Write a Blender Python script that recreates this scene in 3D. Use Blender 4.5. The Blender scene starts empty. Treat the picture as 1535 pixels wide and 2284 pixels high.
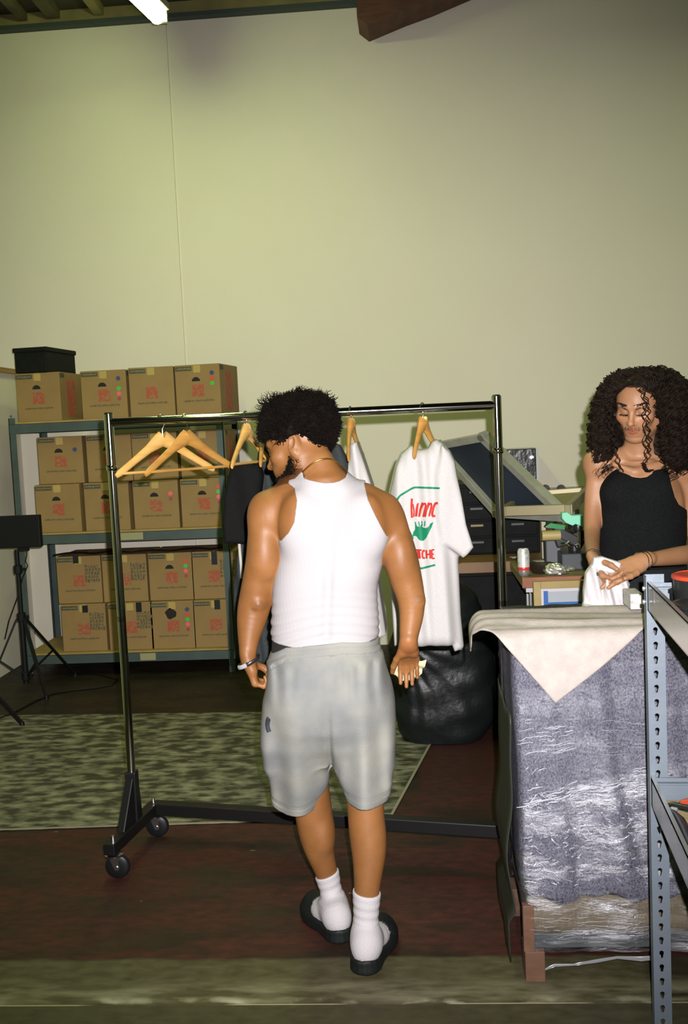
import bpy, bmesh, math, random
import numpy as np
from math import sin, cos, pi, radians, sqrt, atan2
from mathutils import Vector, Matrix, noise
from mathutils.bvhtree import BVHTree

# ------------------------------------------------------------------ camera
W, H, F = 1535, 2284, 2220.0
YAW, PIT, ROLL, CZ = 4.0, 4.8, -2.6, 1.65
def _rx(a): c, s = cos(a), sin(a); return np.array([[1,0,0],[0,c,-s],[0,s,c]])
def _rz(a): c, s = cos(a), sin(a); return np.array([[c,-s,0],[s,c,0],[0,0,1]])
CR = _rz(radians(YAW)) @ _rx(radians(90-PIT)) @ _rz(radians(ROLL))
CC = np.array([0, 0, CZ])
def at(x, y, Y):
    d = CR @ np.array([(x-W/2)/F, -(y-H/2)/F, -1.0]); return CC + d*Y/d[1]
def flo(x, y, z=0.0):
    d = CR @ np.array([(x-W/2)/F, -(y-H/2)/F, -1.0]); return CC + d*(z-CZ)/d[2]
sc = bpy.context.scene
cam = bpy.data.cameras.new('camera'); camo = bpy.data.objects.new('camera', cam)
sc.collection.objects.link(camo); sc.camera = camo
cam.sensor_fit = 'VERTICAL'; cam.sensor_height = 36.0; cam.lens = F/H*36.0
M4 = Matrix([list(CR[i])+[CC[i]] for i in range(3)]+[[0,0,0,1]]); camo.matrix_world = M4
cam.clip_start = 0.05

# ------------------------------------------------------------------ light, world, exposure
sc.view_settings.view_transform = 'Standard'; sc.view_settings.look = 'None'
sc.view_settings.gamma = 1.0; sc.view_settings.exposure = 0.0
FLASH_W, FLASH_COL = 1230.0, (1.0, 0.945, 0.95)
TUBE_E, TUBE_COL = 34.0, (0.86, 1.0, 0.42)
AMB_COL = (0.82, 1.0, 0.32)
world = bpy.data.worlds.new('world'); sc.world = world; world.use_nodes = True
world.node_tree.nodes['Background'].inputs[0].default_value = (0.8, 1.0, 0.5, 1)
world.node_tree.nodes['Background'].inputs[1].default_value = 0.02
# the camera's own flash, just above and right of the lens
fl = bpy.data.lights.new('camera_flash', 'SPOT'); fl.energy = FLASH_W; fl.color = FLASH_COL
fl.spot_size = radians(76); fl.spot_blend = 1.0; fl.shadow_soft_size = 0.012
flo_ = bpy.data.objects.new('camera_flash', fl); sc.collection.objects.link(flo_)
fpos = CC + CR @ np.array([0.05, 0.075, 0.0])
flo_.matrix_world = Matrix([list((CR@_rx(radians(-1.0))@ _rz(0))[i])+[fpos[i]] for i in range(3)]+[[0,0,0,1]])
# daylight-green shop tubes in rows under the roof, beyond the frame
for i, (x, y, e) in enumerate([(-1.2, 4.6, 50), (2.6, 5.0, 12), (-1.2, 1.2, 10), (2.6, 1.2, 7)]):
    l = bpy.data.lights.new('shop_tube_light', 'AREA'); l.shape = 'RECTANGLE'; l.size = 0.16; l.size_y = 2.4
    l.energy = e; l.color = AMB_COL
    o = bpy.data.objects.new('shop_tube_light', l); sc.collection.objects.link(o); o.location = (x, y, 4.38)

# ------------------------------------------------------------------ materials
MATS = {}
def mat(name, col, rough=0.6, metal=0.0, col2=None, scale=20.0, detail=4.0, bump=0.0, bscale=60.0, spec=0.5,
        stretch=(1,1,1), sheen=0.0, coat=0.0, contrast=(0.35, 0.65), emit=None, estr=0.0, sss=0.0, trans=0.0, alpha=1.0):
    if name in MATS: return MATS[name]
    m = bpy.data.materials.new(name); m.use_nodes = True; nt = m.node_tree; b = nt.nodes['Principled BSDF']
    b.inputs['Base Color'].default_value = (*col, 1); b.inputs['Roughness'].default_value = rough
    b.inputs['Metallic'].default_value = metal; b.inputs['Specular IOR Level'].default_value = spec
    if sheen: b.inputs['Sheen Weight'].default_value = sheen
    if coat: b.inputs['Coat Weight'].default_value = coat; b.inputs['Coat Roughness'].default_value = 0.12
    if sss: b.inputs['Subsurface Weight'].default_value = sss; b.inputs['Subsurface Radius'].default_value = (1, .35, .15); b.inputs['Subsurface Scale'].default_value = 0.012
    if trans: b.inputs['Transmission Weight'].default_value = trans
    if alpha < 1: b.inputs['Alpha'].default_value = alpha
    if emit: b.inputs['Emission Color'].default_value = (*emit, 1); b.inputs['Emission Strength'].default_value = estr
    tc = nt.nodes.new('ShaderNodeTexCoord'); mp = nt.nodes.new('ShaderNodeMapping')
    nt.links.new(tc.outputs['Object'], mp.inputs[0]); mp.inputs['Scale'].default_value = stretch
    if col2:
        n = nt.nodes.new('ShaderNodeTexNoise'); n.inputs['Scale'].default_value = scale; n.inputs['Detail'].default_value = detail
        nt.links.new(mp.outputs[0], n.inputs['Vector'])
        r = nt.nodes.new('ShaderNodeMapRange'); r.inputs[1].default_value, r.inputs[2].default_value = contrast
        nt.links.new(n.outputs['Fac'], r.inputs[0])
        mx = nt.nodes.new('ShaderNodeMix'); mx.data_type = 'RGBA'; mx.inputs[6].default_value = (*col, 1); mx.inputs[7].default_value = (*col2, 1)
        nt.links.new(r.outputs[0], mx.inputs[0]); nt.links.new(mx.outputs[2], b.inputs['Base Color'])
    if bump:
        n2 = nt.nodes.new('ShaderNodeTexNoise'); n2.inputs['Scale'].default_value = bscale; n2.inputs['Detail'].default_value = 3
        nt.links.new(mp.outputs[0], n2.inputs['Vector'])
        bp = nt.nodes.new('ShaderNodeBump'); bp.inputs['Strength'].default_value = bump; bp.inputs['Distance'].default_value = 0.01
        nt.links.new(n2.outputs['Fac'], bp.inputs['Height']); nt.links.new(bp.outputs[0], b.inputs['Normal'])
    MATS[name] = m; return m

# ------------------------------------------------------------------ mesh helpers
COL = sc.collection
def wloc(o):
    v = np.zeros(3)
    while o is not None: v += np.array(o.location); o = o.parent
    return v
def mkmesh(name, V, Fq, smooth=True):
    """V (n,3); Fq: list of arrays (m,k)"""
    me = bpy.data.meshes.new(name); V = np.asarray(V, np.float32)
    if not isinstance(Fq, list): Fq = [Fq]
    Fq = [np.asarray(f, np.int32) for f in Fq if len(f)]
    nl = sum(f.size for f in Fq); nf = sum(len(f) for f in Fq)
    me.vertices.add(len(V)); me.vertices.foreach_set('co', V.ravel())
    me.loops.add(nl); me.loops.foreach_set('vertex_index', np.concatenate([f.ravel() for f in Fq]))
    st = []; s = 0
    for f in Fq:
        st.append(s + np.arange(len(f))*f.shape[1]); s += f.size
    me.polygons.add(nf); me.polygons.foreach_set('loop_start', np.concatenate(st).astype(np.int32))
    me.polygons.foreach_set('use_smooth', np.full(nf, smooth)); me.update(calc_edges=True); me.validate()
    return me
def link(name, me, m=None, parent=None, loc=None):
    if not me.materials and m:
        for k in (m if isinstance(m, (list, tuple)) else [m]): me.materials.append(k)
    o = bpy.data.objects.new(name, me); COL.objects.link(o)
    if parent is not None: o.parent = parent
    if loc is not None: o.location = loc
    return o
def tag(o, label=None, cat=None, group=None, kind=None):
    if label: o['label'] = label
    if cat: o['category'] = cat
    if group: o['group'] = group
    if kind: o['kind'] = kind
    return o
def thing(name, loc, label, cat, group=None, rz=0.0):
    o = bpy.data.objects.new(name, None); COL.objects.link(o); o.location = loc; o.rotation_euler = (0, 0, rz)
    o.empty_display_size = 0.05
    return tag(o, label, cat, group)
def copy_tree(o, parent=None):
    c = o.copy(); COL.objects.link(c)
    if parent is not None: c.parent = parent
    for ch in list(o.children): copy_tree(ch, c)
    return c

class MB:
    """collects plain shapes into one mesh"""
    def __init__(s): s.v = []; s.f = {}; s.n = 0
    def add(s, V, Fs):
        V = np.asarray(V, float); s.v.append(V)
        for f in Fs:
            f = np.asarray(f, int); s.f.setdefault(f.shape[1], []).append(f + s.n)
        s.n += len(V); return s
    def box(s, c, d, rz=0.0, R=None):
        c = np.array(c, float); h = np.array(d, float)/2
        P = np.array([[i, j, k] for i in (-1,1) for j in (-1,1) for k in (-1,1)])*h
        if rz: P = P @ _rz(rz).T
        if R is not None: P = P @ np.array(R).T
        return s.add(P+c, [[[0,1,3,2],[4,6,7,5],[0,4,5,1],[2,3,7,6],[0,2,6,4],[1,5,7,3]]])
    def box2(s, lo, hi): lo = np.array(lo, float); hi = np.array(hi, float); return s.box((lo+hi)/2, hi-lo)
    def bar(s, a, b, w, t, up=(0,0,1)):
        a = np.array(a, float); b = np.array(b, float); d = b-a; L = np.linalg.norm(d); d /= L
        u = np.cross(up, d); u /= np.linalg.norm(u); v = np.cross(d, u)
        return s.box((a+b)/2, (w, t, L), R=np.stack([u, v, d], 1))
    def tube(s, path, r, n=10, caps=True, closed=False, flat=None):
        """flat = (N, width factor, thickness factor)"""
        P = np.asarray(path, float); m = len(P); r = np.broadcast_to(np.asarray(r, float), (m,))
        if closed: T = np.roll(P, -1, 0)-np.roll(P, 1, 0)
        else: T = np.gradient(P, axis=0)
        T /= np.linalg.norm(T, axis=1)[:, None]+1e-12
        if flat is not None:
            N = np.array(flat[0], float); U = np.cross(T, N); U /= np.linalg.norm(U, axis=1)[:, None]; V = np.cross(U, T); U = U*flat[1]; V = V*flat[2]
        else:
            U = np.zeros((m,3)); a = np.array([0,0,1.]) if abs(T[0][2]) < .9 else np.array([1.,0,0])
            u = np.cross(T[0], a); u /= np.linalg.norm(u)
            for i in range(m):
                u = u - T[i]*u.dot(T[i]); u /= np.linalg.norm(u); U[i] = u
            V = np.cross(T, U)
        th = np.arange(n)*2*pi/n
        ring = P[:,None]+r[:,None,None]*(np.cos(th)[None,:,None]*U[:,None]+np.sin(th)[None,:,None]*V[:,None])
        i = np.arange(m if closed else m-1); j = np.arange(n); I, J = np.meshgrid(i, j, indexing='ij'); I2 = (I+1) % m; J2 = (J+1) % n
        q = np.stack([I*n+J, I*n+J2, I2*n+J2, I2*n+J], -1).reshape(-1,4)
        s.add(ring.reshape(-1,3), [q])
        if caps and not closed:
            b = s.n-m*n
            s.f.setdefault(n, []).append(np.array([[b+k for k in range(n)][::-1], [b+(m-1)*n+k for k in range(n)]]))
        return s
    def cyl(s, a, b, r, r2=None, n=16): return s.tube([a, b], [r, r if r2 is None else r2], n)
    def lathe(s, prof, c=(0,0,0), n=24, axis='z'):
        prof = np.array(prof, float); th = np.arange(n)*2*pi/n; m = len(prof)
        R = prof[:,0][:,None]; Z = np.broadcast_to(prof[:,1][:,None], (m,n)); x = R*np.cos(th); y = R*np.sin(th)
        V = np.stack([x, y, Z], -1)
        if axis == 'x': V = V[..., [2,0,1]]
        if axis == 'y': V = V[..., [1,2,0]]
        V = V.reshape(-1,3)+np.array(c)
        I, J = np.meshgrid(np.arange(m-1), np.arange(n), indexing='ij'); J2 = (J+1) % n
        q = np.stack([I*n+J, I*n+J2, (I+1)*n+J2, (I+1)*n+J], -1).reshape(-1,4)
        s.add(V, [q]); b = s.n-m*n
        s.f.setdefault(n, []).append(np.array([[b+k for k in range(n)][::-1], [b+(m-1)*n+k for k in range(n)]])); return s
    def poly(s, pts, off):
        """extruded polygon: pts 3d list, off = extrusion vector"""
        P = np.array(pts, float); n = len(P); o = np.array(off, float)
        s.add(np.concatenate([P, P+o]), [[[k for k in range(n)][::-1]], [[n+k for k in range(n)]]])
        b = s.n-2*n; s.f.setdefault(4, []).append(np.array([[b+k, b+(k+1) % n, b+n+(k+1) % n, b+n+k] for k in range(n)])); return s
    def build(s, name, m, parent=None, smooth=False, bevel=0.0, recalc=True, loc=None, angle=40):
        V = np.concatenate(s.v)
        if parent is not None: V = V - wloc(parent)
        if loc is not None: V = V - np.array(loc)
        me = mkmesh(name, V, [np.concatenate(f) for f in s.f.values()], smooth)
        if recalc or bevel:
            bm = bmesh.new(); bm.from_mesh(me); bmesh.ops.recalc_face_normals(bm, faces=bm.faces)
            if bevel:
                es = [e for e in bm.edges if len(e.link_faces) == 2 and e.calc_face_angle(0) > 0.6]
                bmesh.ops.bevel(bm, geom=es, offset=bevel, segments=2, affect='EDGES', profile=0.5)
            bm.to_mesh(me); bm.free()
        if smooth: me.set_sharp_from_angle(angle=radians(angle))
        return link(name, me, m, parent, loc)

# ------------------------------------------------------------------ implicit surfaces (people, cloth)
class Prim:
    __slots__ = ('f', 'lo', 'hi', 'k', 'op')
    def __init__(s, f, lo, hi, k=0.02, op='u'): s.f = f; s.lo = np.asarray(lo, float); s.hi = np.asarray(hi, float); s.k = k; s.op = op
def smin(a, b, k):
    if k <= 0: return np.minimum(a, b)
    h = np.maximum(k-np.abs(a-b), 0)/k; return np.minimum(a, b)-h*h*k*0.25
def cone(a, b, ra, rb, k=0.02, op='u', sq=None):
    a = np.array(a, float); b = np.array(b, float); ab = b-a; L2 = ab.dot(ab)+1e-12; r = max(ra, rb)
    def f(P):
        p = P-a; h = np.clip(p @ ab/L2, 0, 1)
        q = p-h[:,None]*ab
        if sq is not None:    # squash along a direction
            d = q @ np.array(sq[0]); q = q+np.outer(d*(1/sq[1]-1), sq[0])
        return np.sqrt((q*q).sum(1))-(ra+(rb-ra)*h)
    return Prim(f, np.minimum(a,b)-r, np.maximum(a,b)+r, k, op)
def chain(pts, rs, k=0.02):
    """one smooth tapering limb through the given joints"""
    P = np.array([np.array(p, float) for p in pts]); r = np.array(rs, float); L = np.r_[0, np.cumsum(np.linalg.norm(np.diff(P, axis=0), axis=1))]
    n = max(8, int(L[-1]/.018)); s = np.linspace(0, L[-1], n+1); A = np.stack([np.interp(s, L, P[:,i]) for i in range(3)]+[np.interp(s, L, r)], 1)
    for _ in range(4): A[1:-1] = (A[:-2]+2*A[1:-1]+A[2:])/4
    Q, R = A[:,:3], A[:,3]; m = R.max()
    def f(X):
        best = np.full(len(X), 1e6); rr = np.zeros(len(X)); t = np.zeros(len(X))
        for i in range(n):
            ab = Q[i+1]-Q[i]; p = X-Q[i]; h = np.clip(p @ ab/(ab @ ab), 0, 1); q = p-h[:,None]*ab; e = (q*q).sum(1); m_ = e < best; best = np.where(m_, e, best); t = np.where(m_, i+h, t)
        return np.sqrt(best)-np.interp(t, np.arange(n+1), R)
    return [Prim(f, Q.min(0)-m, Q.max(0)+m, k)]
def ell(c, r, R=None, k=0.02, op='u'):
    c = np.array(c, float); r = np.array(r, float); Rm = np.eye(3) if R is None else np.array(R, float)  # columns = axes
    ext = np.abs(Rm) @ r
    def f(P):
        q = (P-c) @ Rm; k0 = np.sqrt(((q/r)**2).sum(1)); k1 = np.sqrt(((q/(r*r))**2).sum(1))+1e-9
        return k0*(k0-1)/k1
    return Prim(f, c-ext, c+ext, k, op)
def ztube(rows, k=0.02, pw=2.0, cap=0.0, tilt=0.0):
    """rows: (z, cx, cy, hx, hy)"""
    A = np.array(sorted([tuple(r) for r in rows]), float); zz_ = np.linspace(A[0,0], A[-1,0], 121); A = np.stack([zz_]+[np.interp(zz_, A[:,0], A[:,i]) for i in range(1, 5)], 1)
    ker = np.exp(-(np.arange(-7, 8)/3.5)**2); ker /= ker.sum()
    for i in range(1, 5): A[:,i] = np.convolve(np.pad(A[:,i], 7, mode='edge'), ker, 'valid')
    z, cx, cy, hx, hy = A.T
    lo = [min(cx-hx), min(cy-hy), z[0]]; hi = [max(cx+hx), max(cy+hy), z[-1]]
    def f(P):
        Z = np.clip(P[:,2], z[0], z[-1])
        X = (P[:,0]-np.interp(Z, z, cx)); Y = (P[:,1]-np.interp(Z, z, cy)); a = np.interp(Z, z, hx); b = np.interp(Z, z, hy)
        if pw != 2.0:
            k0 = (np.abs(X/a)**pw+np.abs(Y/b)**pw)**(1/pw); d = (k0-1)*np.minimum(a, b)
        else:
            k0 = np.sqrt((X/a)**2+(Y/b)**2); k1 = np.sqrt((X/a**2)**2+(Y/b**2)**2)+1e-9; d = k0*(k0-1)/k1
        dz = np.maximum(z[0]-P[:,2], P[:,2]-z[-1])
        o = np.where((d > 0) & (dz > 0), np.sqrt(np.maximum(d,0)**2+np.maximum(dz,0)**2), np.maximum(d, dz))
        return o
    return Prim(f, lo, hi, k)
def poly2d(poly):
    """signed distance (negative inside) to a polygon, for (N,2)"""
    Q = np.array(poly, float); Q2 = np.roll(Q, -1, 0)
    def f(p):
        d = np.full(len(p), 1e9); ins = np.zeros(len(p), bool)
        for a, b in zip(Q, Q2):
            e = b-a; w = p-a; h = np.clip((w @ e)/(e @ e), 0, 1); q = w-h[:,None]*e; d = np.minimum(d, (q*q).sum(1))
            c = ((a[1] > p[:,1]) != (b[1] > p[:,1])); xx = a[0]+(p[:,1]-a[1])*(b[0]-a[0])/(b[1]-a[1]+1e-12); ins ^= c & (p[:,0] < xx)
        d = np.sqrt(d); return np.where(ins, -d, d)
    return f
def field(prims, margin=0.045):
    def f(P):
        d = np.full(len(P), 0.2)
        for p in prims:
            m = np.all((P > p.lo-margin) & (P < p.hi+margin), axis=1)
            if not m.any(): continue
            v = p.f(P[m])
            if p.op == 'u': d[m] = smin(d[m], v, p.k)
            else: d[m] = -smin(-d[m], v, p.k)
        return d
    return f
def surf(f, lo, hi, h, clo=4, thr=None, relax=1):
    """surface nets on the zero set of f; returns V, F"""
    lo = np.array(lo, float); n = (np.ceil((np.array(hi)-lo)/(h*clo)).astype(int))
    g = [lo[i]+np.arange(n[i]+1)*h*clo for i in range(3)]
    CX = np.stack(np.meshgrid(*g, indexing='ij'), -1).reshape(-1,3); cv = f(CX).reshape(n+1)
    thr = thr or h*clo*1.5
    nf = n*clo+1
    near = np.abs(cv) < thr
    fine = np.repeat(np.repeat(np.repeat(np.where(cv < 0, -1., 1.), clo, 0), clo, 1), clo, 2)
    # the fine sample i belongs to the nearest coarse sample
    off = clo//2
    def up(a): 
        b = np.repeat(np.repeat(np.repeat(a, clo, 0), clo, 1), clo, 2)
        return b[off:off+nf[0], off:off+nf[1], off:off+nf[2]]
    val = up(np.where(cv < 0, -1., 1.)).astype(np.float32); act = up(near)
    ii = np.argwhere(act)
    for s in range(0, len(ii), 400000):
        q = ii[s:s+400000]; val[q[:,0], q[:,1], q[:,2]] = f(lo+q*h)
    ins = val < 0
    c = ins[:-1,:-1,:-1].astype(np.int8)
    tot = np.zeros(np.array(val.shape)-1, np.int8)
    for a in (0,1):
        for b in (0,1):
            for d in (0,1):
                tot += ins[a:a+tot.shape[0], b:b+tot.shape[1], d:d+tot.shape[2]]
    cells = np.argwhere((tot > 0) & (tot < 8)); idx = np.full(tot.shape, -1, np.int32); idx[tuple(cells.T)] = np.arange(len(cells))
    acc = np.zeros((len(cells),3)); cnt = np.zeros(len(cells))
    cor = [(a,b,d) for a in (0,1) for b in (0,1) for d in (0,1)]
    for a in cor:
        for ax in range(3):
            if a[ax] == 0:
                b = list(a); b[ax] = 1
                va = val[cells[:,0]+a[0], cells[:,1]+a[1], cells[:,2]+a[2]]; vb = val[cells[:,0]+b[0], cells[:,1]+b[1], cells[:,2]+b[2]]
                m = (va < 0) != (vb < 0); t = np.where(m, va/(va-vb+1e-20), 0)
                p = np.array(a, float)[None]+np.zeros((len(cells),3)); p[:,ax] += t
                acc += p*m[:,None]; cnt += m
    V = lo+(cells+acc/np.maximum(cnt,1)[:,None])*h
    Fs = []
    for ax in range(3):
        o = [x for x in range(3) if x != ax]
        sl0 = [slice(None)]*3; sl1 = [slice(None)]*3; sl0[ax] = slice(0,-1); sl1[ax] = slice(1,None)
        A = ins[tuple(sl0)]; B = ins[tuple(sl1)]; E = np.argwhere(A != B)
        E = E[(E[:,o[0]] > 0) & (E[:,o[1]] > 0) & (E[:,o[0]] < tot.shape[o[0]]) & (E[:,o[1]] < tot.shape[o[1]])]
        sgn = A[tuple(E.T)]
        def cell(d0, d1):
            q = E.copy(); q[:,o[0]] -= d0; q[:,o[1]] -= d1; return idx[tuple(q.T)]
        q = np.stack([cell(0,0), cell(1,0), cell(1,1), cell(0,1)], 1)
        flip = sgn if ax != 1 else ~sgn
        q[~flip] = q[~flip][:, ::-1]; Fs.append(q[(q >= 0).all(1)])
    Fa = np.concatenate(Fs)
    for _ in range(relax):     # pull to the true surface
        e = h*0.5; d = f(V); G = np.stack([f(V+np.eye(3)[i]*e)-f(V-np.eye(3)[i]*e) for i in range(3)], 1)/(2*e)
        gn = (G*G).sum(1); V = V-G*(np.clip(d, -h, h)/np.maximum(gn, .25))[:,None]
    return V, Fa
def sobj(name, f, lo, hi, h, m, parent=None, colfn=None, keep=None):
    V, Fa = surf(f, lo, hi, h)
    W0 = V.copy()
    if parent is not None: V = V-wloc(parent)
    me = mkmesh(name, V, Fa)
    if colfn is not None:
        ca = me.color_attributes.new('tint', 'FLOAT_COLOR', 'POINT'); c = np.ones((len(V),4), np.float32); c[:,:3] = colfn(W0)
        ca.data.foreach_set('color', c.ravel())
    return link(name, me, m, parent)
def bounds(prims, pad=0.03):
    u = [p for p in prims if p.op == 'u']; return np.min([p.lo for p in u], 0)-pad, np.max([p.hi for p in u], 0)+pad
def vnoise(P, s, seed=0.0, oct=2):
    """cheap smooth noise from summed sines, -1..1"""
    o = np.zeros(len(P)); a = 1.0; rs = np.random.RandomState(int(seed*7)+3)
    for k in range(oct*4):
        d = rs.normal(size=3); d /= np.linalg.norm(d); o += a*np.sin((P @ d)*s*(1+0.6*rs.rand())+rs.rand()*6.28)
        if k % 4 == 3: a *= .5; s *= 2
    return o/3.0
def unit(v): v = np.array(v, float); return v/np.linalg.norm(v)

# ================================================================== THE ROOM
YW = 7.45; XL = -2.97; ZC = 4.78
wallm = mat('painted_wall', (.69,.655,.535), .75, col2=(.67,.635,.515), scale=1.2, bump=.08, bscale=90)
def tagS(o): return tag(o, kind='structure')
xs = at(393, 400, YW)[0]
b = MB(); b.box2((-7, YW, 0), (xs-.010, YW+.2, 5.2)); b.box2((xs+.010, YW, 0), (5, YW+.2, 5.2)); b.box2((xs-.014, YW+.016, 0), (xs+.014, YW+.1, 5.2))
tagS(b.build('wall_back', wallm))
b = MB(); b.box2((XL-.14, 1.0, 0), (XL, YW, 2.17)); tagS(b.build('wall_left', wallm))
b = MB(); b.box2((XL-.16, 1.0, 2.17), (XL+.03, YW-.001, 2.205)); tagS(b.build('trim_1', mat('cap_wood', (.36,.22,.08), .6, col2=(.28,.16,.05), scale=6, stretch=(8,1,8))))
b = MB(); b.box2((-7.2, -3, 0), (-7, YW, 5.2)); tagS(b.build('wall_far_left', wallm))
b = MB(); b.box2((5, -3, 0), (5.2, YW, 5.2)); tagS(b.build('wall_right', wallm))
b = MB(); b.box2((-7.2, -3.2, 0), (5.2, -3, 5.2)); tagS(b.build('wall_rear', mat('dark_rear_wall', (.2,.2,.16), .8, col2=(.16,.16,.13))))
wood_dark = mat('roof_wood', (.10,.085,.03), .8, col2=(.05,.045,.02), scale=5, stretch=(1,1,6))
wood_tan = mat('ledger_wood', (.24,.21,.07), .8, col2=(.16,.14,.05), scale=4)
b = MB(); b.box2((-7.2, -3.2, ZC), (5.2, YW+.2, ZC+.1)); tagS(b.build('ceiling', mat('ceiling_ply', (.06,.055,.028), .9, col2=(.035,.034,.02), scale=2)))
zl = at(520, 38, YW)[2]
b = MB(); b.box2((-7, YW-.05, zl+.03), (5, YW, zl+.2)); tagS(b.build('trim_2', wood_tan))
b = MB(); b.box2((-7, YW-.075, zl-.0), (5, YW-.002, zl+.03)); tagS(b.build('trim_3', mat('dark_ledge', (.04,.06,.05), .6)))
k = 4
for px, w, m_ in ((128, .09, wood_dark), (228, .07, wood_tan), (60, .06, wood_dark), (762, .05, wood_tan), (1180, .07, wood_dark)):
    x = at(px, 30, YW)[0]
    b = MB(); b.box2((x-w/2, -2.9, zl+.05), (x+w/2, YW-.08, ZC+.02)); tagS(b.build('trim_%d' % k, m_)); k += 1
# heavy brown beam
P = [at(x, y, 7.1) for x, y in ((790,-90), (797,38), (820,56), (905,20), (965,-2), (1100,-60))]
b = MB(); b.poly(P, (0, .3, 0)); tagS(b.build('trim_%d' % k, mat('glulam', (.11,.045,.022), .75, col2=(.07,.03,.015), scale=8, stretch=(1,1,5)))); k += 1
# conduit rail along the back wall
a_ = at(815, 1107, YW-.03); c_ = at(1345, 1087, YW-.03)
b = MB(); b.box2((a_[0], YW-.045, c_[2]-.012), (c_[0]+2, YW-.001, c_[2]+.012)); tagS(b.build('trim_%d' % k, mat('grey_rail', (.22,.22,.19), .5, metal=.4))); k += 1

# floor : painted concrete
def floor_mat():
    m = bpy.data.materials.new('painted_concrete'); m.use_nodes = True; nt = m.node_tree; N = nt.nodes; L = nt.links; bs = N['Principled BSDF']
    tc = N.new('ShaderNodeTexCoord')
    def noise_(s, d, st=(1,1,1)):
        mp = N.new('ShaderNodeMapping'); mp.inputs['Scale'].default_value = st; L.new(tc.outputs['Object'], mp.inputs[0])
        n = N.new('ShaderNodeTexNoise'); n.inputs['Scale'].default_value = s; n.inputs['Detail'].default_value = d; L.new(mp.outputs[0], n.inputs['Vector']); return n.outputs['Fac']
    def rng(v, a, b_, lo=0., hi=1.):
        r = N.new('ShaderNodeMapRange'); r.inputs[1].default_value = a; r.inputs[2].default_value = b_; r.inputs[3].default_value = lo; r.inputs[4].default_value = hi; L.new(v, r.inputs[0]); return r.outputs[0]
    def mix(f, A, B):
        x = N.new('ShaderNodeMix'); x.data_type = 'RGBA'; L.new(f, x.inputs[0])
        for s_, v in ((6, A), (7, B)):
            if isinstance(v, tuple): x.inputs[s_].default_value = (*v, 1)
            else: L.new(v, x.inputs[s_])
        return x.outputs[2]
    def mth(op, A, B):
        x = N.new('ShaderNodeMath'); x.operation = op
        for s_, v in ((0, A), (1, B)):
            if isinstance(v, (int, float)): x.inputs[s_].default_value = v
            else: L.new(v, x.inputs[s_])
        return x.outputs[0]
    sp = N.new('ShaderNodeSeparateXYZ'); L.new(tc.outputs['Object'], sp.inputs[0]); X, Y = sp.outputs[0], sp.outputs[1]
    wob = mth('MULTIPLY', mth('SUBTRACT', noise_(6, 3), .5), .05)
    Yw = mth('ADD', Y, wob)
    n1 = noise_(3, 5, (1, 2.2, 1)); n2 = noise_(16, 5, (1, 2, 1)); n3 = noise_(2.2, 4, (1, 3, 1))
    brown = mix(rng(n1, .38, .62), (.014,.0105,.007), (.024,.018,.0105))
    red = mix(rng(n2, .35, .65), (.058,.016,.013), (.030,.013,.010))
    redband = mth('MULTIPLY', rng(Yw, 2.965, 2.985), rng(Yw, 4.30, 4.42, 1., .0))
    patchy = mth('MULTIPLY', redband, rng(n3, .36, .56, .15, 1.))
    c1 = mix(patchy, brown, red)
    redR = mth('MULTIPLY', mth('MULTIPLY', rng(X, -.03, -.01), rng(Yw, 4.3, 4.4)), rng(Yw, 5.2, 5.4, .8, .0)); c1 = mix(redR, c1, red)
    olive = mix(rng(n2, .3, .7), (.048,.042,.019), (.088,.080,.042))
    ob = mth('MULTIPLY', rng(Yw, 2.985, 2.965), rng(X, .62, .66, 1., .2)); c2 = mix(ob, c1, olive)
    # pale worn strip and light edge line near the bottom
    worn = mth('MULTIPLY', mth('MULTIPLY', rng(Yw, 2.725, 2.745), rng(Yw, 2.87, 2.80)), rng(noise_(5, 6, (1, 4, 1)), .40, .62)); c3 = mix(worn, c2, (.17,.16,.10))
    white = mth('MULTIPLY', mth('MULTIPLY', rng(Yw, 2.722, 2.730), rng(Yw, 2.765, 2.738)), rng(noise_(4, 6), .5, .6)); c4 = mix(white, c3, (.40,.39,.28))
    line = mth('MULTIPLY', mth('MULTIPLY', rng(Y, 2.722, 2.724), rng(Y, 2.729, 2.727)), rng(noise_(3, 3), .42, .5)); c4 = mix(line, c4, (.33,.31,.2))
    low = mth('MULTIPLY', rng(Y, 2.724, 2.720), .85); c4 = mix(low, c4, mix(rng(n2, .3, .7), (.040,.035,.019), (.062,.056,.030)))
    # specks of paint
    v = N.new('ShaderNodeTexVoronoi'); v.inputs['Scale'].default_value = 3.2; mp = N.new('ShaderNodeMapping'); mp.inputs['Scale'].default_value = (1, 2.6, 1); L.new(tc.outputs['Object'], mp.inputs[0]); L.new(mp.outputs[0], v.inputs['Vector'])
    spk = rng(mth('ADD', v.outputs['Distance'], mth('MULTIPLY', noise_(60, 2), .06)), .075, .065); c5 = mix(mth('MULTIPLY', spk, .6), c4, (.22,.20,.13))
    L.new(c5, bs.inputs['Base Color']); L.new(rng(n2, .3, .7, .42, .62), bs.inputs['Roughness']); bs.inputs['Specular IOR Level'].default_value = .2
    bp = N.new('ShaderNodeBump'); bp.inputs['Strength'].default_value = .25; bp.inputs['Distance'].default_value = .004; L.new(noise_(40, 4), bp.inputs['Height']); L.new(bp.outputs[0], bs.inputs['Normal'])
    return m
b = MB(); b.box2((-7.2, -3.2, -.1), (5.2, YW+.2, 0)); tagS(b.build('floor', floor_mat()))

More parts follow.
